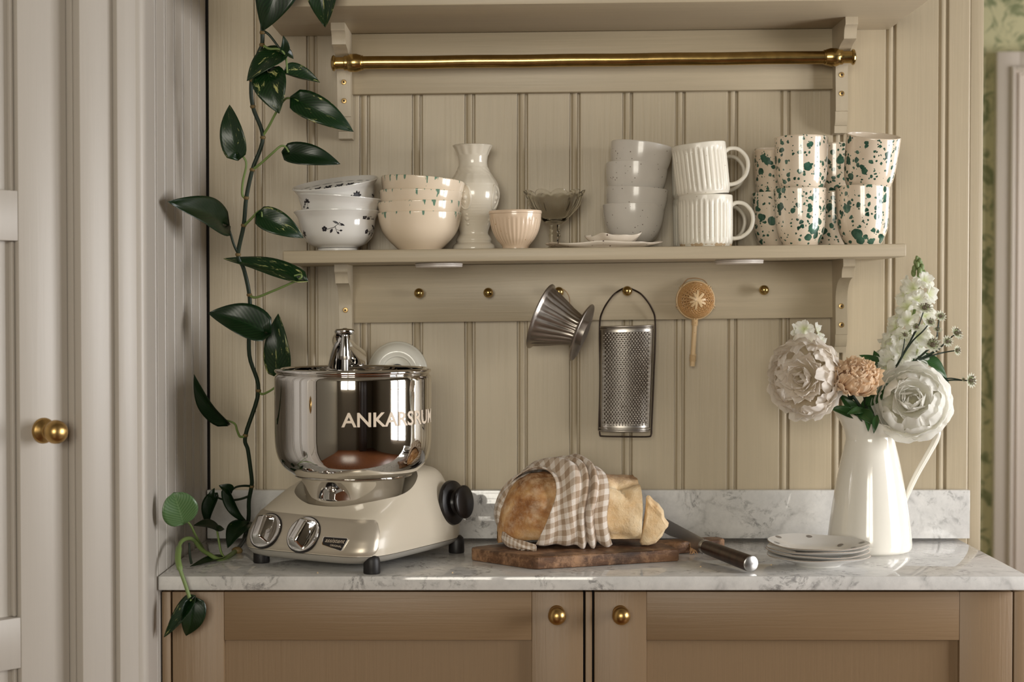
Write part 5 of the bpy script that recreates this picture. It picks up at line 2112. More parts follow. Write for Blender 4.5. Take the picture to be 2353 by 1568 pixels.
Yl = dl - D
band('far_fold', [(1215, 1098, Yl + 0.02, 0.006, 0.022, 0.010), (1185, 1112, Yl + 0.02, 0.0, 0.022, 0.010), (1160, 1135, Yl + 0.015, -0.004, 0.020, 0.006), (1146, 1162, Yl + 0.012, -0.005, 0.018, 0.0), (1143, 1190, Yl + 0.01, -0.004, 0.016, 0.0), (1152, 1214, Yl + 0.005, -0.002, 0.014, 0.0), (1168, 1232, Yl, 0.004, 0.010, 0.0)], 0.04, 0.01)
band('under_fold', [(1157, 1236, Yl - 0.030, -0.002, 0.0, 0.0085), (1166, 1243, Yl - 0.042, 0.0, -0.003, 0.0095), (1185, 1251, Yl - 0.052, 0.0, -0.003, 0.0090), (1207, 1259, Yl - 0.058, 0.0, -0.003, 0.0082), (1232, 1263, Yl - 0.062, 0.0, -0.003, 0.0075)], 0.03, 0.006)

# bread knife
k_end = atz(1727, 1297, ZT + 0.0135)
k_bol = at(1618, 1256, -0.228)
kd = (k_bol - k_end).normalized()
tipd = Vector((kd.x, kd.y, 0)).normalized()
kn = thing('bread_knife', 'serrated bread knife with dark oval handle and steel end cap, leaning behind the slice', 'knife', tuple(k_end))
side = Vector((-tipd.y, tipd.x, 0))
mb = MB()
lenh = (k_bol - k_end).length
HM = frame(kd, side, k_end)
mb.lathe([(0, 0.0018), (0.0116, 0.0018), (0.0118, 0.004), (0.0112, lenh * 0.5), (0.0104, lenh * 0.9), (0.0100, lenh - 0.007), (0, lenh - 0.007)], 32, M=HM)
mb.build('handle', M['handle'], kn, 40, world=True)
MB().lathe([(0, 0), (0.0100, 0), (0.0116, 0.0010), (0.0118, 0.0022), (0, 0.0022)], 32, M=HM).build('end_cap', M['blade'], kn, 40, world=True)
MB().lathe([(0, lenh - 0.0075), (0.0102, lenh - 0.0075), (0.0104, lenh), (0.0085, lenh + 0.004), (0.0, lenh + 0.0045)], 32, M=HM).build('bolster', M['blade'], kn, 40, world=True)
bl = 0.185
bv, bf = [], []
nst = 120
b0 = k_bol + tipd * 0.002
tip_p = at(1424, 1180, -0.062)
for i in range(nst + 1):
    t = i / nst
    c = b0 + (tipd * bl) * t
    zc = lerp(k_bol.z, ZB + 0.0215, t)
    hh = 0.0120 * (1 - smoothstep(0.86, 1.0, t) * 0.85)
    ser = 0.0009 * abs(sin(t * bl / 0.0024 * pi))
    lo = max(zc - hh, ZB + 0.0004 if t > 0.22 else ZT + 0.001)
    bv += [c + side * 0.0010 + Vector((0, 0, lo - c.z)), c - side * 0.0010 + Vector((0, 0, lo - c.z)), c + side * 0.0006 + Vector((0, 0, zc + hh * 0.6 - c.z)), c - side * 0.0006 + Vector((0, 0, zc + hh * 0.6 - c.z)), c + Vector((0, 0, zc + hh - ser - c.z))]
for i in range(nst):
    a, b = i * 5, (i + 1) * 5
    for p, q in ((0, 1), (1, 3), (3, 4), (4, 2), (2, 0)):
        bf.append((a + p, a + q, b + q, b + p))
bf += [(0, 2, 4, 3, 1), tuple(nst * 5 + k for k in (0, 1, 3, 4, 2))]
MB().add(bv, bf).build('blade', M['blade'], kn, 30, world=True)

# a few crumbs on the worktop and board
rc = random.Random(3)
cr = MB()
cm_ = MB()
crumb_me = None
bm = bmesh.new()
bmesh.ops.create_icosphere(bm, subdivisions=1, radius=0.0012)
for q in bm.verts:
    q.co *= 0.7 + 0.6 * rc.random()
crumb_me = MB().bm(bm).mesh('bread_crumb', M['pale_crust'], 30)
for i, (px, py) in enumerate(((1772, 1300), (1650, 1283), (1388, 1297), (1610, 1304), (1040, 1318), (730, 1318), (1782, 1283), (1480, 1290))):
    p = atz(px, py, ZT)
    o = link('bread_crumb', crumb_me)
    o.location = p + Vector((0, 0, 0.0008))
    o.rotation_euler = (0, 0, i)
    tag(o, 'tiny bread crumb on the marble ' + ('nearest the plates', 'behind the knife handle', 'in front of the cutting board', 'in front of the knife handle', 'by the worktop edge right of the mixer', 'by the worktop edge before the mixer', 'behind the knife end cap', 'off the right corner of the cutting board')[i], 'crumb', 'crumbs on the worktop')

# ------------------------------------------------------------------ four stacked plates
pc = atz(1879, 1299, ZT)
pc = Vector((pc.x, atz(1879, 1308, ZT).y + 0.034, ZT))
RP = sz(117, pc.y)
pl_prof = [(0, 0.0022), (0.0285, 0.0022), (0.0300, 0.0), (0.0330, 0.0), (0.0340, 0.0022), (0.0430, 0.0062), (0.0600, 0.0110), (RP - 0.001, 0.0150), (RP, 0.0160), (RP - 0.0008, 0.0170), (0.0600, 0.0130), (0.0440, 0.0086), (0.036, 0.0052), (0, 0.0046)]
for i in range(4):
    rnd = random.Random(50 + i)
    ph = [rnd.uniform(0, 6.28) for _ in range(4)]

    def pmod(th, r, z, ph=ph, i=i):
        k = (r / RP) ** 3
        return r * (1 + 0.008 * k * sin(2 * th + ph[0]) + 0.006 * k * sin(3 * th + ph[1])), z + k * (0.0011 * sin(2 * th + ph[2]) + 0.0006 * sin(5 * th + ph[3]))
    lab = ('lowest plate of the stack by the jug, its foot standing on the marble', 'second plate from below in the stack by the jug', 'third plate from below, just under the dotted top plate',
           'top pale plate with grey dots on the stack by the jug')[i]
    t = thing('dessert_plate', lab, 'plate', (pc.x + (0.0006, -0.0008, -0.0002, 0.001)[i], pc.y + (0, 0.0006, -0.0005, 0.0006)[i], ZT + 0.0003 + 0.0059 * i), ((0, 0, 0), (0, 0.004, 0), (0.003, -0.006, 0), (0.012, 0.008, 0))[i], group='stacked dessert plates')
    MB().lathe(pl_prof, 88, pmod).build('body', M['plate'], t, 50)
    mb = MB()
    mb.lathe([(RP - 0.0004, 0.01585), (RP + 0.00025, 0.0161), (RP - 0.0004, 0.0168)], 88, pmod)
    mb.build('rim_line', M['plate_edge'], t, 60)
    if i == 3:
        for (ang_, rr_) in ((2.42, 0.068), (1.60, 0.064), (0.55, 0.043), (0.12, 0.066), (-0.30, 0.050), (3.6, 0.030), (4.7, 0.036), (-1.15, 0.066), (3.05, 0.060)):
            mb = MB()
            vs_ = []
            for (x, y) in disc_poly(0, 0, 0.0045, 14):
                X_, Y_ = rr_ * cos(ang_) + x, rr_ * sin(ang_) + y
                r2 = hypot(X_, Y_)
                th = math.atan2(Y_, X_)
                z = None
                ip = pl_prof[9:]
                for (ra_, za_), (rb_, zb2) in zip(ip, ip[1:]):
                    if rb_ <= r2 <= ra_:
                        z = lerp(zb2, za_, (r2 - rb_) / max(1e-9, ra_ - rb_))
                z = 0.0052 if z is None else z
                q = pmod(th, r2, z)
                vs_.append((q[0] * cos(th), q[0] * sin(th), q[1] + 0.0004))
            mb.add(vs_, [tuple(range(14))])
            mb.build('dot', M['plate_dot'], t, 0)

# ------------------------------------------------------------------ white jug
jf = atz(1998, 1280, ZT)
jc = Vector((at(1998, 1270, jf.y + 0.064).x, jf.y + 0.064, ZT))
dj = jc.y
RJ = sz(95.5, dj)
jug = thing('enamel_jug', 'tall white enamel jug with wide spout holding the bouquet', 'jug', tuple(jc))
zt_ = at(1990, 970, dj).z - ZT
jp = [(RJ * 0.90, 0.0), (RJ * 0.975, 0.0035), (RJ, 0.010), (RJ * 0.995, 0.020), (RJ * 0.93, 0.055), (RJ * 0.82, 0.100), (RJ * 0.70, 0.140), (RJ * 0.60, 0.167), (RJ * 0.575, 0.178), (RJ * 0.60, 0.186), (RJ * 0.66, 0.193), (RJ * 0.72, zt_)]


def jmod(th, r, z):
    k = smoothstep(0.172, zt_, z)
    d = cos(th - pi)                                   # spout points to the left
    sp = max(0, d) ** 2.2
    return r * (1 + 0.30 * k * sp - 0.02 * k * max(0, -d)), z + k * (0.010 * d + 0.013 * sp)


js = spline(jp, 8)
prof = [(0, 0.0015), (RJ * 0.86, 0.0015), (RJ * 0.87, 0.0002)] + js + [(js[-1][0] + 0.0010, js[-1][1] + 0.0012), (js[-1][0] - 0.0008, js[-1][1] + 0.0020)] + [(r - 0.0022, z) for r, z in js[::-1] if z > 0.02] + [(0, 0.02)]
MB().lathe(prof, 96, jmod, M=Matrix.Translation(jc)).build('body', M['white_glaze'], jug, 60, world=True)
hp = spline([tuple(at(2046, 985, dj)), tuple(at(2075, 972, dj)), tuple(at(2120, 968, dj)), tuple(at(2150, 982, dj)), tuple(at(2152, 1006, dj)), tuple(at(2132, 1045, dj)), tuple(at(2105, 1093, dj)), tuple(at(2084, 1138, dj)), tuple(at(2074, 1165, dj))], 6)
MB().tube(hp, [lerp(0.0088, 0.0062, (i / len(hp)) ** 2) for i in range(len(hp))], 14, flat=0.62, up=(0, 0, 1)).build('handle', M['white_glaze'], jug, 60, world=True)
# ------------------------------------------------------------------ trailing pothos
def leaf_mesh(B, T, N, width, fold=0.25, arch=0.10, droop=0.06, kind='pothos', nl=16, nw=10, twist=0.0, origin=None):
    """One leaf from base B to tip T; N = direction its upper face looks to."""
    B, T = Vector(B), Vector(T)
    ax = T - B
    L_ = ax.length
    a = ax / L_
    side = a.cross(Vector(N))
    if side.length < 1e-6:
        side = a.orthogonal()
    side.normalize()
    n = side.cross(a).normalized()
    org = B if origin is None else origin

    def wf(t):
        if kind == 'pothos':
            return (t ** 0.36) * ((1 - t) ** 0.92) * 1.86
        if kind == 'round':
            return sqrt(max(0, 1 - (2 * t - 1) ** 2)) * (1 - 0.10 * t) * 1.03
        return (sin(pi * min(1, t ** 0.85))) ** 0.9

    def fn(u, v):
        t, s = u, v * 2 - 1
        w = width / 2 * wf(t)
        back = 0.14 * L_ * (abs(s) ** 1.5) * (1 - t) ** 3 if kind == 'pothos' else 0.05 * L_ * abs(s) * (1 - t) ** 3
        tw = twist * t
        sd = side * cos(tw) + n * sin(tw)
        nn = n * cos(tw) - side * sin(tw)
        p = B + a * (L_ * t - back) + sd * (w * s * cos(fold * abs(s)))
        p += nn * (w * abs(s) * sin(fold) + arch * L_ * sin(pi * t) - droop * L_ * t * t)
        p += nn * (0.006 * L_ * sin(9 * t + 4 * s))
        return p - org
    return MB().grid(fn, nl, nw, lambda u, v: (v, u))


def leaf_obj(name, mat, parent, B, T, N, width, **kw):
    B = Vector(B)
    o = leaf_mesh(B, T, N, width, **kw).build(name, mat, parent, 180)
    o.matrix_basis = wm(parent).inverted() @ Matrix.Translation(B)
    md = o.modifiers.new('thickness', 'SOLIDIFY')
    md.thickness = 0.0005
    return o


top_p = at(640, -60, -0.285)
vine = thing('trailing_pothos', 'long trailing pothos vine with glossy heart-shaped leaves hanging from the upper shelf to the worktop', 'plant', tuple(at(571, 1205, -0.10)))


def P3(pts):
    return [tuple(at(x, y, Y)) for x, y, Y in pts]


main = P3([(612, -120, -0.285), (604, -30, -0.285), (603, 40, -0.283), (603, 75, -0.280), (602, 103, -0.276), (592, 128, -0.272), (578, 184, -0.262), (581, 245, -0.252), (604, 316, -0.240), (580, 390, -0.232), (566, 455, -0.224), (560, 518, -0.216), (547, 585, -0.205),
           (560, 618, -0.198), (573, 678, -0.188), (574, 730, -0.180), (573, 817, -0.165), (594, 898, -0.150), (564, 1001, -0.135), (570, 1036, -0.128), (578, 1097, -0.116), (578, 1118, -0.110), (572, 1152, -0.100), (571, 1192, -0.090), (562, 1236, -0.085), (547, 1262, -0.150)])
sp = spline(main, 6)
MB().tube(sp, [lerp(0.0030, 0.0034, i / len(sp)) for i in range(len(sp))], 8).build('stem', M['stem'], vine, 60, world=True)
for i in (3, 4, 6, 7, 8, 9, 10, 11, 12, 14, 17, 18, 21):
    MB().sphere(main[i], 0.0044, 10, 6, (1, 1, 0.8)).build('node', M['stem_node'], vine, 60, world=True)


def petiole(pts, mat='stem_pale', r=0.0018):
    q = spline(P3(pts), 6)
    MB().tube(q, [lerp(r * 1.15, r * 0.8, i / len(q)) for i in range(len(q))], 7).build('petiole', M[mat], vine, 60, world=True)


def vleaf(b, t, Yb, Yt, w, N=(0.15, -1, 0.35), mat='leaf', **kw):
    """leaf by base and tip pixel; w = width in pixels"""
    B, T = at(b[0], b[1], Yb), at(t[0], t[1], Yt)
    return leaf_obj('leaf', M[mat], vine, B, T, N, sz(w * 1.12, (Yb + Yt) / 2), **kw)


# upper leaves
vleaf((660, -95), (604, 70), -0.300, -0.305, 118, (0.2, -1, 0.1), 'leaf', fold=0.2)
vleaf((742, -70), (746, 62), -0.300, -0.295, 88, (-0.1, -1, 0.1), 'leaf_var', fold=0.35)
petiole([(602, 70, -0.280), (618, 80, -0.28), (640, 108, -0.28), (648, 116, -0.28)], 'stem')
petiole([(603, 103, -0.276), (618, 112, -0.28), (640, 113, -0.282), (652, 122, -0.282), (658, 140, -0.282), (660, 168, -0.282)])
vleaf((646, 118), (652, 82), -0.282, -0.290, 34, (0.7, -0.7, 0.1), 'leaf', fold=0.6)
vleaf((646, 114), (676, 134), -0.280, -0.268, 26, (0.2, -0.8, 0.4), 'leaf', fold=0.3)
vleaf((644, 122), (566, 182), -0.278, -0.300, 66, (-0.2, -1, 0.5), 'leaf_var', fold=0.15)
vleaf((616, 168), (640, 259), -0.285, -0.300, 84, (-0.1, -1, 0.15), 'leaf_var', fold=0.2)
vleaf((660, 172), (736, 186), -0.282, -0.270, 70, (0.1, -0.75, 0.75), 'leaf_var', fold=0.75, arch=-0.05)
petiole([(604, 312, -0.240), (618, 290, -0.25), (636, 256, -0.262), (655, 228, -0.268), (672, 227, -0.27), (686, 233, -0.272)])
vleaf((684, 232), (813, 300), -0.272, -0.268, 68, (0.1, -1, 0.2), 'leaf_var', fold=0.15)
petiole([(566, 456, -0.224), (557, 448, -0.226), (558, 418, -0.232), (566, 380, -0.238), (560, 362, -0.240), (545, 352, -0.242)])
vleaf((544, 354), (525, 240), -0.242, -0.240, 62, (-0.15, -1, 0.1), 'leaf_var', fold=0.2)
petiole([(580, 390, -0.232), (600, 375, -0.240), (628, 350, -0.248), (645, 336, -0.25), (656, 338, -0.25), (664, 350, -0.25)])
vleaf((663, 352), (782, 374), -0.250, -0.246, 58, (0.1, -1, 0.3), 'leaf', fold=0.2)
petiole([(560, 520, -0.216), (575, 505, -0.225), (594, 486, -0.235), (601, 487, -0.237), (602, 499, -0.238)])
vleaf((601, 498), (698, 545), -0.238, -0.232, 62, (0, -1, 0.3), 'leaf_var', fold=0.2)
petiole([(547, 583, -0.205), (537, 562, -0.212), (527, 530, -0.220), (518, 518, -0.222), (508, 518, -0.222)], 'stem')
vleaf((511, 514), (376, 466), -0.235, -0.362, 84, (0.80, -0.60, 0.22), 'leaf', fold=0.2, droop=-0.05)
petiole([(573, 679, -0.188), (588, 684, -0.195), (620, 672, -0.205), (660, 655, -0.215), (690, 640, -0.220), (691, 631, -0.220), (676, 634, -0.220)])
vleaf((684, 640), (514, 586), -0.220, -0.200, 62, (0.05, -0.7, 0.8), 'leaf_var', fold=0.35, arch=0.02)
petiole([(574, 735, -0.180), (590, 745, -0.188), (602, 756, -0.194), (605, 766, -0.196)], 'stem')
vleaf((606, 762), (478, 722), -0.196, -0.200, 96, (-0.1, -0.9, 0.6), 'leaf', fold=0.35, droop=-0.04)
vleaf((641, 852), (637, 722), -0.140, -0.150, 66, (-0.1, -1, 0.1), 'leaf_var', fold=0.15)
petiole([(594, 898, -0.150), (601, 906, -0.148), (614, 902, -0.142), (632, 890, -0.134), (648, 868, -0.130)])
petiole([(564, 1002, -0.135), (552, 1004, -0.140), (545, 990, -0.148), (540, 975, -0.154), (526, 968, -0.158), (514, 967, -0.160)])
vleaf((515, 966), (442, 867), -0.165, -0.215, 56, (-0.5, -0.85, 0.25), 'leaf', fold=0.4)
# lower leaves beside the mixer
petiole([(578, 1118, -0.110), (560, 1117, -0.120), (542, 1120, -0.135), (530, 1130, -0.145)], 'stem')
vleaf((530, 1130), (504, 1116), -0.145, -0.155, 30, (-0.3, -0.8, 0.5), 'leaf', fold=0.5)
vleaf((524, 1128), (571, 1210), -0.145, -0.130, 40, (-0.6, -0.8, 0.2), 'leaf', fold=0.5)
petiole([(574, 1140, -0.10), (550, 1148, -0.11), (520, 1150, -0.125), (497, 1143, -0.135)], 'stem')
vleaf((497, 1142), (475, 1213), -0.135, -0.140, 50, (-0.6, -0.8, 0.3), 'leaf', fold=0.45)
vleaf((486, 1146), (492, 1122), -0.135, -0.135, 18, (-0.3, -0.9, 0.3), 'leaf', fold=0.3)
vleaf((566, 1206), (522, 1256), -0.150, -0.190, 62, (-0.4, -0.9, 0.3), 'leaf', fold=0.3)
zc_ = ZT + 0.003


def Pz(px, py, h=0.003):
    p = atz(px, py, ZT + h)
    return (p.x, p.y, p.z)


# shoot that creeps over the worktop and hangs over its edge
cre = spline([main[-1], tuple(at(535, 1272, -0.190)), tuple(at(522, 1281, -0.225)), tuple(at(503, 1286, -0.245)), tuple(at(480, 1274, -0.252)), tuple(at(462, 1262, -0.262)), tuple(at(448, 1244, -0.275)), tuple(at(438, 1238, -0.295)),
              tuple(at(424, 1240, -0.320)), tuple(at(413, 1252, -0.350)), tuple(at(409, 1284, -0.385)), tuple(at(415, 1312, -0.398)), tuple(at(428, 1350, -0.400)), tuple(at(438, 1382, -0.402))], 6)
n_ = len(cre)
MB().tube(cre, [lerp(0.0036, 0.0026, i / n_) + (0.0016 if 55 < i < 66 else 0) for i in range(n_)], 9).build('shoot', M['stem_pale'], vine, 60, world=True)
MB().sphere(tuple(at(545, 1266, -0.170)), 0.0062, 10, 8, (1.4, 1, 1)).build('node', M['stem_node'], vine, 60, world=True)
petiole([(471, 1270, -0.240), (460, 1250, -0.255), (448, 1228, -0.300), (438, 1208, -0.340), (430, 1200, -0.370), (421, 1203, -0.385)])
vleaf((421, 1203), (400, 1134), -0.388, -0.405, 78, (0.25, -0.9, 0.35), 'leaf_pale', kind='round', fold=0.18, arch=0.06)
petiole([(516, 1283, -0.230), (508, 1270, -0.225), (503, 1245, -0.220), (499, 1222, -0.215), (497, 1217, -0.215)])
vleaf((499, 1217), (445, 1209), -0.215, -0.235, 44, (-0.2, -0.55, 0.8), 'leaf', fold=0.3, droop=-0.03)
vleaf((497, 1218), (516, 1215), -0.215, -0.205, 22, (0.2, -0.6, 0.8), 'leaf', fold=0.3)
vleaf((508, 1281), (438, 1296), -0.236, -0.300, 30, (-0.1, -0.6, 0.8), 'leaf', fold=0.4, arch=-0.02)
petiole([(440, 1296, -0.300), (436, 1275, -0.295), (435, 1248, -0.290)], 'stem')
vleaf((440, 1380), (372, 1462), -0.402, -0.412, 62, (-0.75, -0.6, 0.25), 'leaf_var', fold=0.25, arch=-0.05)
vleaf((442, 1382), (430, 1464), -0.400, -0.392, 66, (0.5, -0.85, -0.1), 'leaf', fold=0.35, arch=0.12)

# ------------------------------------------------------------------ bouquet in the jug
mouth = Vector((jc.x, jc.y, ZT + zt_ - 0.02))


def petal_data(name, mat, length, width, cup, ruffle, notch, seed, curl=0.0):
    rnd = random.Random(seed)
    ph = [rnd.uniform(0, 6.28) for _ in range(4)]

    def fn(u, v):
        t, s = u, v * 2 - 1
        w = width * 0.5 * (sin(pi * min(1, 0.04 + 0.66 * t ** 0.8)) ** 0.85) * (1.0 if t < 0.8 else 1 - 0.55 * ((t - 0.8) / 0.2) ** 2)
        edge = ruffle * length * (t ** 2.2) * (sin(5 * s + ph[0]) * 0.55 + sin(9 * s + ph[1]) * 0.35 + sin(14 * s + ph[2]) * 0.22)
        z = length * (t - 0.10 * abs(s) ** 2 * t - notch * t ** 4 * (0.5 + 0.5 * cos(7 * s + ph[3])))
        x = w * s
        y = -cup * length * sin(pi * t) * 0.45 + cup * 1.5 * (abs(s) ** 2) * w + edge + curl * length * t ** 3
        return (x, y, z)
    mb = MB().grid(fn, 11, 14, lambda u, v: (v, u))
    return mb.mesh(name, mat, 180)


def place_petal(parent, mes, name, centre, axis, tilt, az, scale, rnd, xh=(0, 0, 1), off=0.0):
    """petal leaves the flower centre; tilt 0 = along the axis, 90 deg = flat out. Its hollow side faces the axis."""
    A = frame(axis, xh, centre)
    Rm = Matrix.Rotation(az, 4, 'Z') @ Matrix.Translation((0, 0, off)) @ Matrix.Rotation(tilt, 4, 'X') @ Matrix.Rotation(rnd.uniform(-0.12, 0.12), 4, 'Z')
    o = link(name, rnd.choice(mes), parent)
    o.matrix_basis = wm(parent).inverted() @ A @ Rm @ Matrix.Diagonal(Vector((scale, scale, scale, 1)))
    return o


def shell_petal(name, mat, rho, th0, tip, half, ruffle, notch, flare, seed, nu=13, nv=16):
    """Petal that wraps a ball: from polar angle th0 (behind) to tip (angle from the flower's axis)."""
    rnd = random.Random(seed)
    ph = [rnd.uniform(0, 6.28) for _ in range(5)]

    def fn(u, v):
        s = v * 2 - 1
        end = tip + 0.30 * (abs(s) ** 2.6) + notch * (0.5 + 0.5 * cos(6.5 * s + ph[3])) * 0.6 + 0.05 * sin(3 * s + ph[4])
        th = lerp(th0, end, u)
        w = half * (0.45 + 0.55 * sin(pi * min(1, 0.08 + 0.62 * u)))
        st = max(0.28, sin(th)) if th < pi / 2 else max(0.5, sin(th))
        phi = s * w / st * (1 - 0.25 * u ** 4 * abs(s))
        edge = ruffle * (u ** 3) * (0.6 * sin(5 * s + ph[0]) + 0.4 * sin(11 * s + ph[1])) + ruffle * 0.7 * u * (abs(s) ** 3) * sin(7 * u + ph[2])
        r = rho * (1 + flare * u ** 3 + edge - 0.05 * s * s)
        return (r * sin(th) * cos(phi), r * sin(th) * sin(phi), r * cos(th))
    return MB().grid(fn, nu, nv, lambda u, v: (v, u)).mesh(name, mat, 180)


def globe_flower(name, label, centre, axis, R, mat, seed, layers, squash=(1, 1, 1), xh=(0, 0, 1)):
    """layers: number, radius, tip angle, half width, ruffle, notch, flare"""
    rnd = random.Random(seed)
    t = thing(name, label, 'flower', tuple(centre))
    A = frame(axis, xh, centre) @ Matrix.Diagonal(Vector((*squash, 1)))
    Wi = wm(t).inverted()
    for li, (n, rho, tip, half, ruf, notch, flare) in enumerate(layers):
        mes = [shell_petal('petal', mat, R * rho, radians(165), radians(tip + dt), half, ruf, notch, flare, seed * 100 + li * 10 + i) for i, dt in enumerate((-5, 0, 6))]
        for k in range(n):
            az = 2 * pi * (k + rnd.uniform(-0.22, 0.22)) / n + li * 1.3
            o = link('petal', mes[(k + rnd.randrange(2)) % 3], t)
            o.matrix_basis = Wi @ A @ Matrix.Rotation(az, 4, 'Z') @ Matrix.Rotation(radians(rnd.uniform(-6, 6)), 4, 'Y') @ Matrix.Rotation(radians(rnd.uniform(-5, 5)), 4, 'X') @ Matrix.Scale(rnd.uniform(0.97, 1.03), 4)
    return t, Vector(centre)


def stem_to(parent, top, mat='stem', r=0.0024, bend=(0, 0, 0), foot=None):
    ft = foot if foot is not None else mouth + Vector((0, 0, -0.09))
    mid = (Vector(top) + mouth) / 2 + Vector(bend)
    q = spline([tuple(ft), tuple(mouth + (Vector(top) - mouth) * 0.12 + Vector((0, 0, -0.012))), tuple(mid), tuple(top)], 6)
    MB().tube(q, r, 8).build('stem', M[mat], parent, 60, world=True)


WHITE = [(7, 1.00, 88, 0.72, 0.035, 0.02, 0.14), (8, 0.95, 70, 0.64, 0.035, 0.03, 0.10), (8, 0.88, 54, 0.56, 0.04, 0.04, 0.08), (7, 0.80, 40, 0.52, 0.05, 0.05, 0.08)]
BLUSH = [(9, 1.00, 92, 0.54, 0.045, 0.05, 0.16), (11, 0.96, 74, 0.46, 0.05, 0.06, 0.13), (12, 0.90, 58, 0.40, 0.05, 0.07, 0.12), (12, 0.84, 44, 0.34, 0.06, 0.08, 0.12)]
FRILL = [(8, 1.00, 84, 0.60, 0.13, 0.12, 0.20), (9, 0.94, 66, 0.50, 0.14, 0.14, 0.18), (9, 0.87, 50, 0.42, 0.15, 0.16, 0.16), (9, 0.80, 36, 0.36, 0.16, 0.18, 0.16)]


def heart(t, mat, centre, axis, R, seed, rings, width, ruffle):
    """upright ruffled petals that fill the middle of a full flower"""
    rnd = random.Random(seed)
    mes = [petal_data('petal', mat, 1.0, width * (0.85 + 0.15 * i), 0.35, ruffle, 0.03, seed + i, curl=-0.10) for i in range(3)]
    c0 = Vector(centre) - Vector(axis).normalized() * R * 0.15
    for (n, tilt, sc) in rings:
        for k in range(n):
            place_petal(t, mes, 'petal', c0, axis, radians(tilt + rnd.uniform(-6, 6)), 2 * pi * (k + rnd.uniform(-0.3, 0.3)) / n + tilt, R * sc * rnd.uniform(0.92, 1.06), rnd)


# blush peony, left, facing the camera and to the left
pcn = at(1849, 870, -0.185)
axp = (-0.50, -1, 0.05)
pl_, c0 = globe_flower('peony', 'large blush cream peony leaning left over the jug spout', pcn, axp, sz(77, -0.185), M['peony_blush'], 5, BLUSH, (1.18, 1.0, 0.95))
heart(pl_, M['peony_blush'], pcn, axp, sz(77, -0.185), 31, ((5, 5, 0.92), (8, 17, 0.98), (10, 30, 1.03), (11, 44, 1.06)), 0.58, 0.032)
stem_to(pl_, c0 + Vector((0.010, 0.03, -0.02)), 'stem_pale', bend=(0.0, 0.01, 0.004))
# white peony, right front
pcn = at(2096, 924, -0.195)
axp = (-0.25, -1, 0.22)
pr_, c0 = globe_flower('peony', 'large pure white peony leaning right in front of the jug handle', pcn, axp, sz(82, -0.195), M['peony_white'], 8, WHITE, (1.02, 1.0, 0.9))
heart(pr_, M['peony_white'], pcn, axp, sz(82, -0.195), 61, ((5, 5, 0.86), (7, 18, 0.92), (8, 32, 0.96)), 0.85, 0.028)
stem_to(pr_, c0 + Vector((0, 0.03, -0.02)), 'stem_pale', bend=(0, 0.012, 0.008))
# peach carnation
pcn = at(1969, 866, -0.205)
axc = Vector((0.08, -0.85, 0.52))
RC = sz(48, -0.205)
ca_, cc = globe_flower('carnation', 'small peach coloured carnation between the two peonies', pcn, axc, RC, M['carnation'], 12, FRILL, (0.85, 1.08, 0.85))
heart(ca_, M['carnation'], pcn, axc, RC, 91, ((5, 5, 0.95), (7, 18, 1.0), (8, 32, 1.05)), 0.8, 0.11)
cc = cc - axc.normalized() * RC * 0.75
MB().lathe([(0, -0.022), (0.005, -0.020), (0.0065, -0.010), (0.0085, 0.002), (0.006, 0.006), (0, 0.006)], 14, M=frame(axc * 0.5 + Vector((0, 0, 0.6)), (1, 0, 0), cc + Vector((0, 0, -0.004)))).build('calyx', M['stem'], ca_, 60, world=True)
stem_to(ca_, cc + Vector((0, 0, -0.018)), 'stem', 0.0024, bend=(0.004, -0.01, 0))

# white stock: a spike of four-petalled florets
def floret_mesh(seed):
    rnd = random.Random(seed)
    mb = MB()
    for k in range(6):
        ph = [rnd.uniform(0, 6.28) for _ in range(3)]
        az = 2 * pi * k / 6 + rnd.uniform(-0.3, 0.3)
        tl = radians(rnd.uniform(50, 85)) if k % 2 else radians(rnd.uniform(25, 55))
        st = len(mb.v)

        def fn(u, v, ph=ph):
            t, s = u, v * 2 - 1
            w = 0.36 * sin(pi * min(1, 0.06 + 0.62 * t)) ** 0.8 * (1 if t < 0.8 else 1 - 0.4 * ((t - 0.8) / 0.2) ** 2)
            return (w * s, -0.12 * t * t + 0.07 * t * t * sin(4 * s + ph[0]) - 0.12 * s * s * t + 0.05 * t * sin(9 * s + ph[1]), t * (1 - 0.12 * abs(s)))
        mb.grid(fn, 5, 6, lambda u, v: (v, u))
        mb.xform(Matrix.Rotation(az, 4, 'Z') @ Matrix.Rotation(tl, 4, 'X'), st)
    return mb.mesh('floret', M['stock'], 180)


FL = [floret_mesh(70 + i) for i in range(4)]


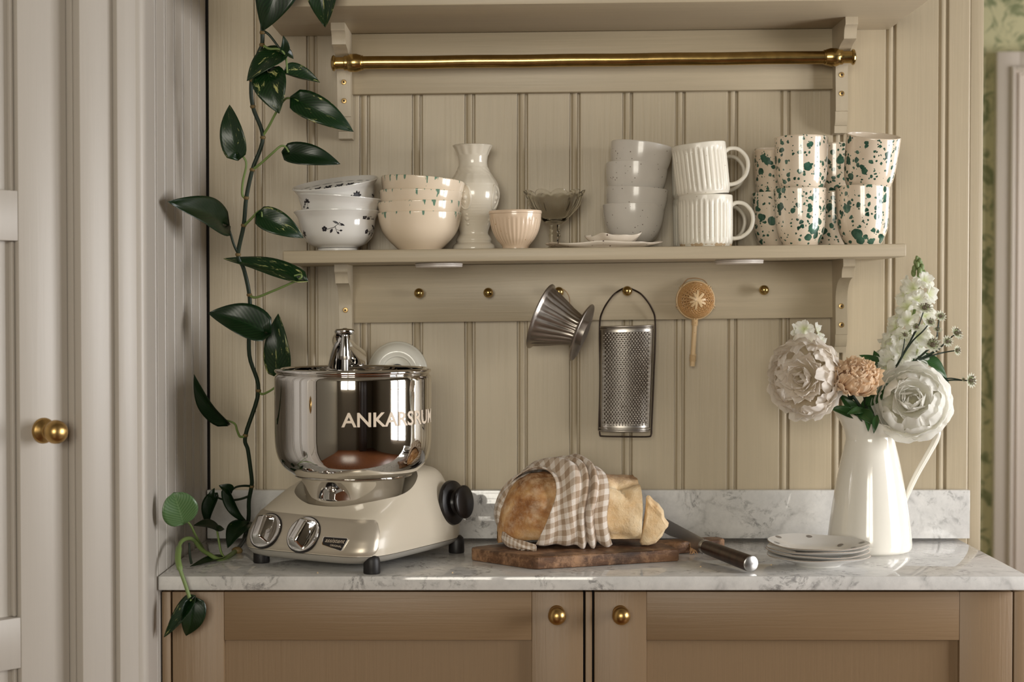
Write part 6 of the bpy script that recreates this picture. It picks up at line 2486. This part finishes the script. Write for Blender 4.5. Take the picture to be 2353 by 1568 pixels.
def stock(label, path, r0, r1, nfl, seed, buds=True):
    rnd = random.Random(seed)
    P = [Vector(p) for p in path]
    t = thing('stock_flower', label, 'flower', tuple(P[0]))
    q = spline([tuple(p) for p in P], 8)
    MB().tube(q, [lerp(0.0030, 0.0018, i / len(q)) for i in range(len(q))], 8).build('stem', M['stem_pale'], t, 60, world=True)
    for k in range(nfl):
        f = (k + 0.5) / nfl
        i = int(f * 0.88 * (len(q) - 1))
        c = Vector(q[i])
        ax_ = (Vector(q[min(i + 1, len(q) - 1)]) - Vector(q[max(i - 1, 0)])).normalized()
        az = k * 2.399 + rnd.uniform(-0.3, 0.3)
        A = frame(ax_, (1, 0, 0))
        d = A.to_3x3() @ Vector((cos(az), sin(az), 0.25))
        r = lerp(r0, r1, f)
        pos = c + d * r * 0.62
        o = link('floret', FL[k % 4], t)
        s = r * rnd.uniform(0.60, 0.78)
        o.matrix_basis = wm(t).inverted() @ frame(d + Vector((0, -0.25, 0)), (0, 0, 1), pos) @ Matrix.Rotation(rnd.uniform(0, 6.28), 4, 'Z') @ Matrix.Diagonal(Vector((s, s, s, 1)))
    if buds:
        top = Vector(q[-1])
        for k in range(13):
            az = k * 2.399
            h = k / 13
            p = top + Vector((cos(az) * 0.0085 * (1 - h * 0.7), sin(az) * 0.0085 * (1 - h * 0.7), -0.012 + 0.026 * h))
            MB().sphere((0, 0, 0), 0.0036 * (1.15 - 0.4 * h), 8, 6, (1, 1, 1.7)).build('bud', M['bud'], t, 60, loc=wm(t).inverted() @ p)
    return t


stock('tall white stock spike with green bud tip, rising above the white peony', [tuple(mouth + Vector((0.01, 0.01, -0.06))), tuple(at(2045, 890, -0.135)), tuple(at(2068, 835, -0.13)), tuple(at(2090, 760, -0.125)), tuple(at(2108, 680, -0.12)), tuple(at(2110, 612, -0.12))][1:], 0.043, 0.024, 46, 3)
stock('small white stock blossom peeping over the top of the blush peony', [tuple(at(1880, 870, -0.13)), tuple(at(1866, 815, -0.135)), tuple(at(1856, 775, -0.14)), tuple(at(1852, 752, -0.14))], 0.026, 0.024, 16, 9, buds=False)

# astrantia sprigs
def astr_head(parent, c, n, r):
    n = Vector(n).normalized()
    A = frame(n, (0, 0, 1), c)
    hd = MB()
    for k in range(13):
        az = 2 * pi * k / 13
        st = len(hd.v)
        hd.grid(lambda u, v: ((v * 2 - 1) * 0.17 * r * sin(pi * min(1, 0.1 + 0.88 * u)), -0.10 * r * u, r * u), 4, 2, lambda u, v: (v, u))
        hd.xform(Matrix.Rotation(az, 4, 'Z') @ Matrix.Rotation(radians(66), 4, 'X'), st)
    hd.xform(A)
    h = hd.build('flower_head', M['astrantia'], parent, 180, world=True)
    pc_ = MB()
    rr = random.Random(int(abs(c.x) * 1e5))
    pc_.sphere((0, 0, 0.18 * r), 0.30 * r, 8, 6, mi=1)
    for k in range(34):
        a, b = rr.uniform(0, 6.28), sqrt(rr.random()) * 0.55 * r
        z = 0.62 * r * (1 - 0.35 * (b / (0.55 * r)) ** 2)
        pc_.tube([(b * 0.3 * cos(a), b * 0.3 * sin(a), 0.05 * r), (b * cos(a), b * sin(a), z)], 0.022 * r, 4, mi=0)
        pc_.sphere((b * cos(a), b * sin(a), z), 0.065 * r, 5, 4, mi=1)
    pc_.xform(A)
    tag(pc_.build('pincushion', [M['astrantia'], M['astrantia_mid']], h, 60, world=True), kind='stuff')
    return h


def sprig_of(label, base, heads):
    """heads: (px, py, Y, radius px, normal, via points)"""
    t = thing('astrantia_sprig', label, 'flower', tuple(Vector(base)))
    for (px, py, Y, rp, nrm, via) in heads:
        c = at(px, py, Y)
        q = spline([tuple(base)] + P3(via) + [tuple(c - Vector(nrm).normalized() * 0.002)], 5)
        MB().tube(q, [lerp(0.0015, 0.0008, i / len(q)) for i in range(len(q))], 6).build('stem', M['stem'], t, 60, world=True)
        astr_head(t, c, nrm, sz(rp, Y))
    return t


b1 = at(2055, 850, -0.17)
sprig_of('astrantia sprig with starry heads crossing in front of the stock spike', b1, [
    (2124, 710, -0.195, 21, (0, -0.7, 0.7), [(2080, 805, -0.18), (2108, 755, -0.19)]),
    (2137, 742, -0.19, 17, (0.2, -0.8, 0.5), [(2092, 790, -0.18), (2120, 762, -0.19)]),
    (2106, 752, -0.19, 14, (-0.2, -0.9, 0.3), [(2080, 808, -0.18)]),
    (2080, 770, -0.185, 14, (-0.3, -0.9, 0.3), [(2072, 818, -0.18)])])
b2 = at(2100, 832, -0.16)
sprig_of('astrantia sprig with starry heads right of the stock spike, against the boards', b2, [
    (2142, 794, -0.18, 24, (0, -0.9, 0.45), [(2120, 815, -0.17)]),
    (2196, 768, -0.165, 20, (0.5, -0.7, 0.5), [(2150, 808, -0.165), (2180, 780, -0.165)]),
    (2176, 785, -0.17, 16, (0.2, -1, 0.2), [(2150, 806, -0.168)]),
    (2197, 806, -0.16, 14, (0.6, -0.8, 0.1), [(2140, 818, -0.165), (2170, 810, -0.16)]),
    (2160, 728, -0.16, 16, (0.2, -0.9, 0.4), [(2146, 790, -0.165), (2155, 755, -0.162)]),
    (2154, 760, -0.16, 13, (0.1, -0.6, 0.8), [(2150, 785, -0.165)])])
b3 = at(2150, 880, -0.15)
sprig_of('lone astrantia head stretching far right of the white peony', b3, [(2228, 875, -0.15, 20, (0.55, -0.8, 0.1), [(2185, 874, -0.15)]), (2212, 873, -0.15, 8, (0.5, -0.5, 0.2), [(2180, 870, -0.15)])])

# leafy foliage stems
fol = thing('leafy_sprig', 'dark glossy green leaves filling the mouth of the jug under the carnation', 'foliage', tuple(mouth))
stem_to(fol, at(1985, 900, -0.16), 'stem')


def bleaf(parent, b, t, Yb, Yt, w, N=(0, -1, 0.4), **kw):
    kw.setdefault('fold', 0.3)
    leaf_obj('leaf', M['flower_leaf'], parent, at(b[0], b[1], Yb), at(t[0], t[1], Yt), N, sz(w, Yb), kind='lance', **kw)


bleaf(fol, (1975, 960), (1905, 935), -0.17, -0.18, 26)
bleaf(fol, (1975, 965), (1930, 905), -0.165, -0.17, 30)
bleaf(fol, (1985, 965), (1958, 935), -0.175, -0.20, 30)
bleaf(fol, (1972, 945), (2010, 975), -0.19, -0.22, 34)
bleaf(fol, (1990, 955), (1996, 990), -0.20, -0.225, 16)
bleaf(fol, (1992, 930), (2050, 880), -0.16, -0.18, 40, (0, -0.9, 0.6))
bleaf(fol, (1985, 945), (1948, 950), -0.19, -0.21, 22, (0, -0.8, 0.6))
bleaf(fol, (1960, 975), (1950, 915), -0.15, -0.14, 34)
bleaf(fol, (1985, 975), (2000, 905), -0.15, -0.14, 40)
bleaf(fol, (2015, 955), (2008, 995), -0.21, -0.225, 16, (-0.3, -1, 0.3))
fol2 = thing('leafy_sprig', 'green leaf standing behind the carnation beside the stock spike', 'foliage', tuple(mouth + Vector((0.002, 0.01, 0))))
stem_to(fol2, at(2032, 862, -0.14), 'stem')
bleaf(fol2, (2036, 860), (1978, 814), -0.14, -0.15, 34, (0.2, -0.7, 0.7))
bleaf(fol2, (2030, 862), (2008, 806), -0.14, -0.135, 28, (-0.3, -0.9, 0.3))
fol3 = thing('leafy_sprig', 'broad green leaves behind the white peony on the right', 'foliage', tuple(mouth + Vector((0.01, 0.012, 0))))
stem_to(fol3, at(2095, 830, -0.14), 'stem')
bleaf(fol3, (2098, 815), (2180, 868), -0.14, -0.15, 44, (0.3, -0.7, 0.7))
bleaf(fol3, (2110, 812), (2092, 845), -0.14, -0.16, 26, (0.3, -0.8, 0.5))
bleaf(fol3, (2130, 858), (2185, 885), -0.14, -0.15, 30, (0.3, -0.7, 0.6))
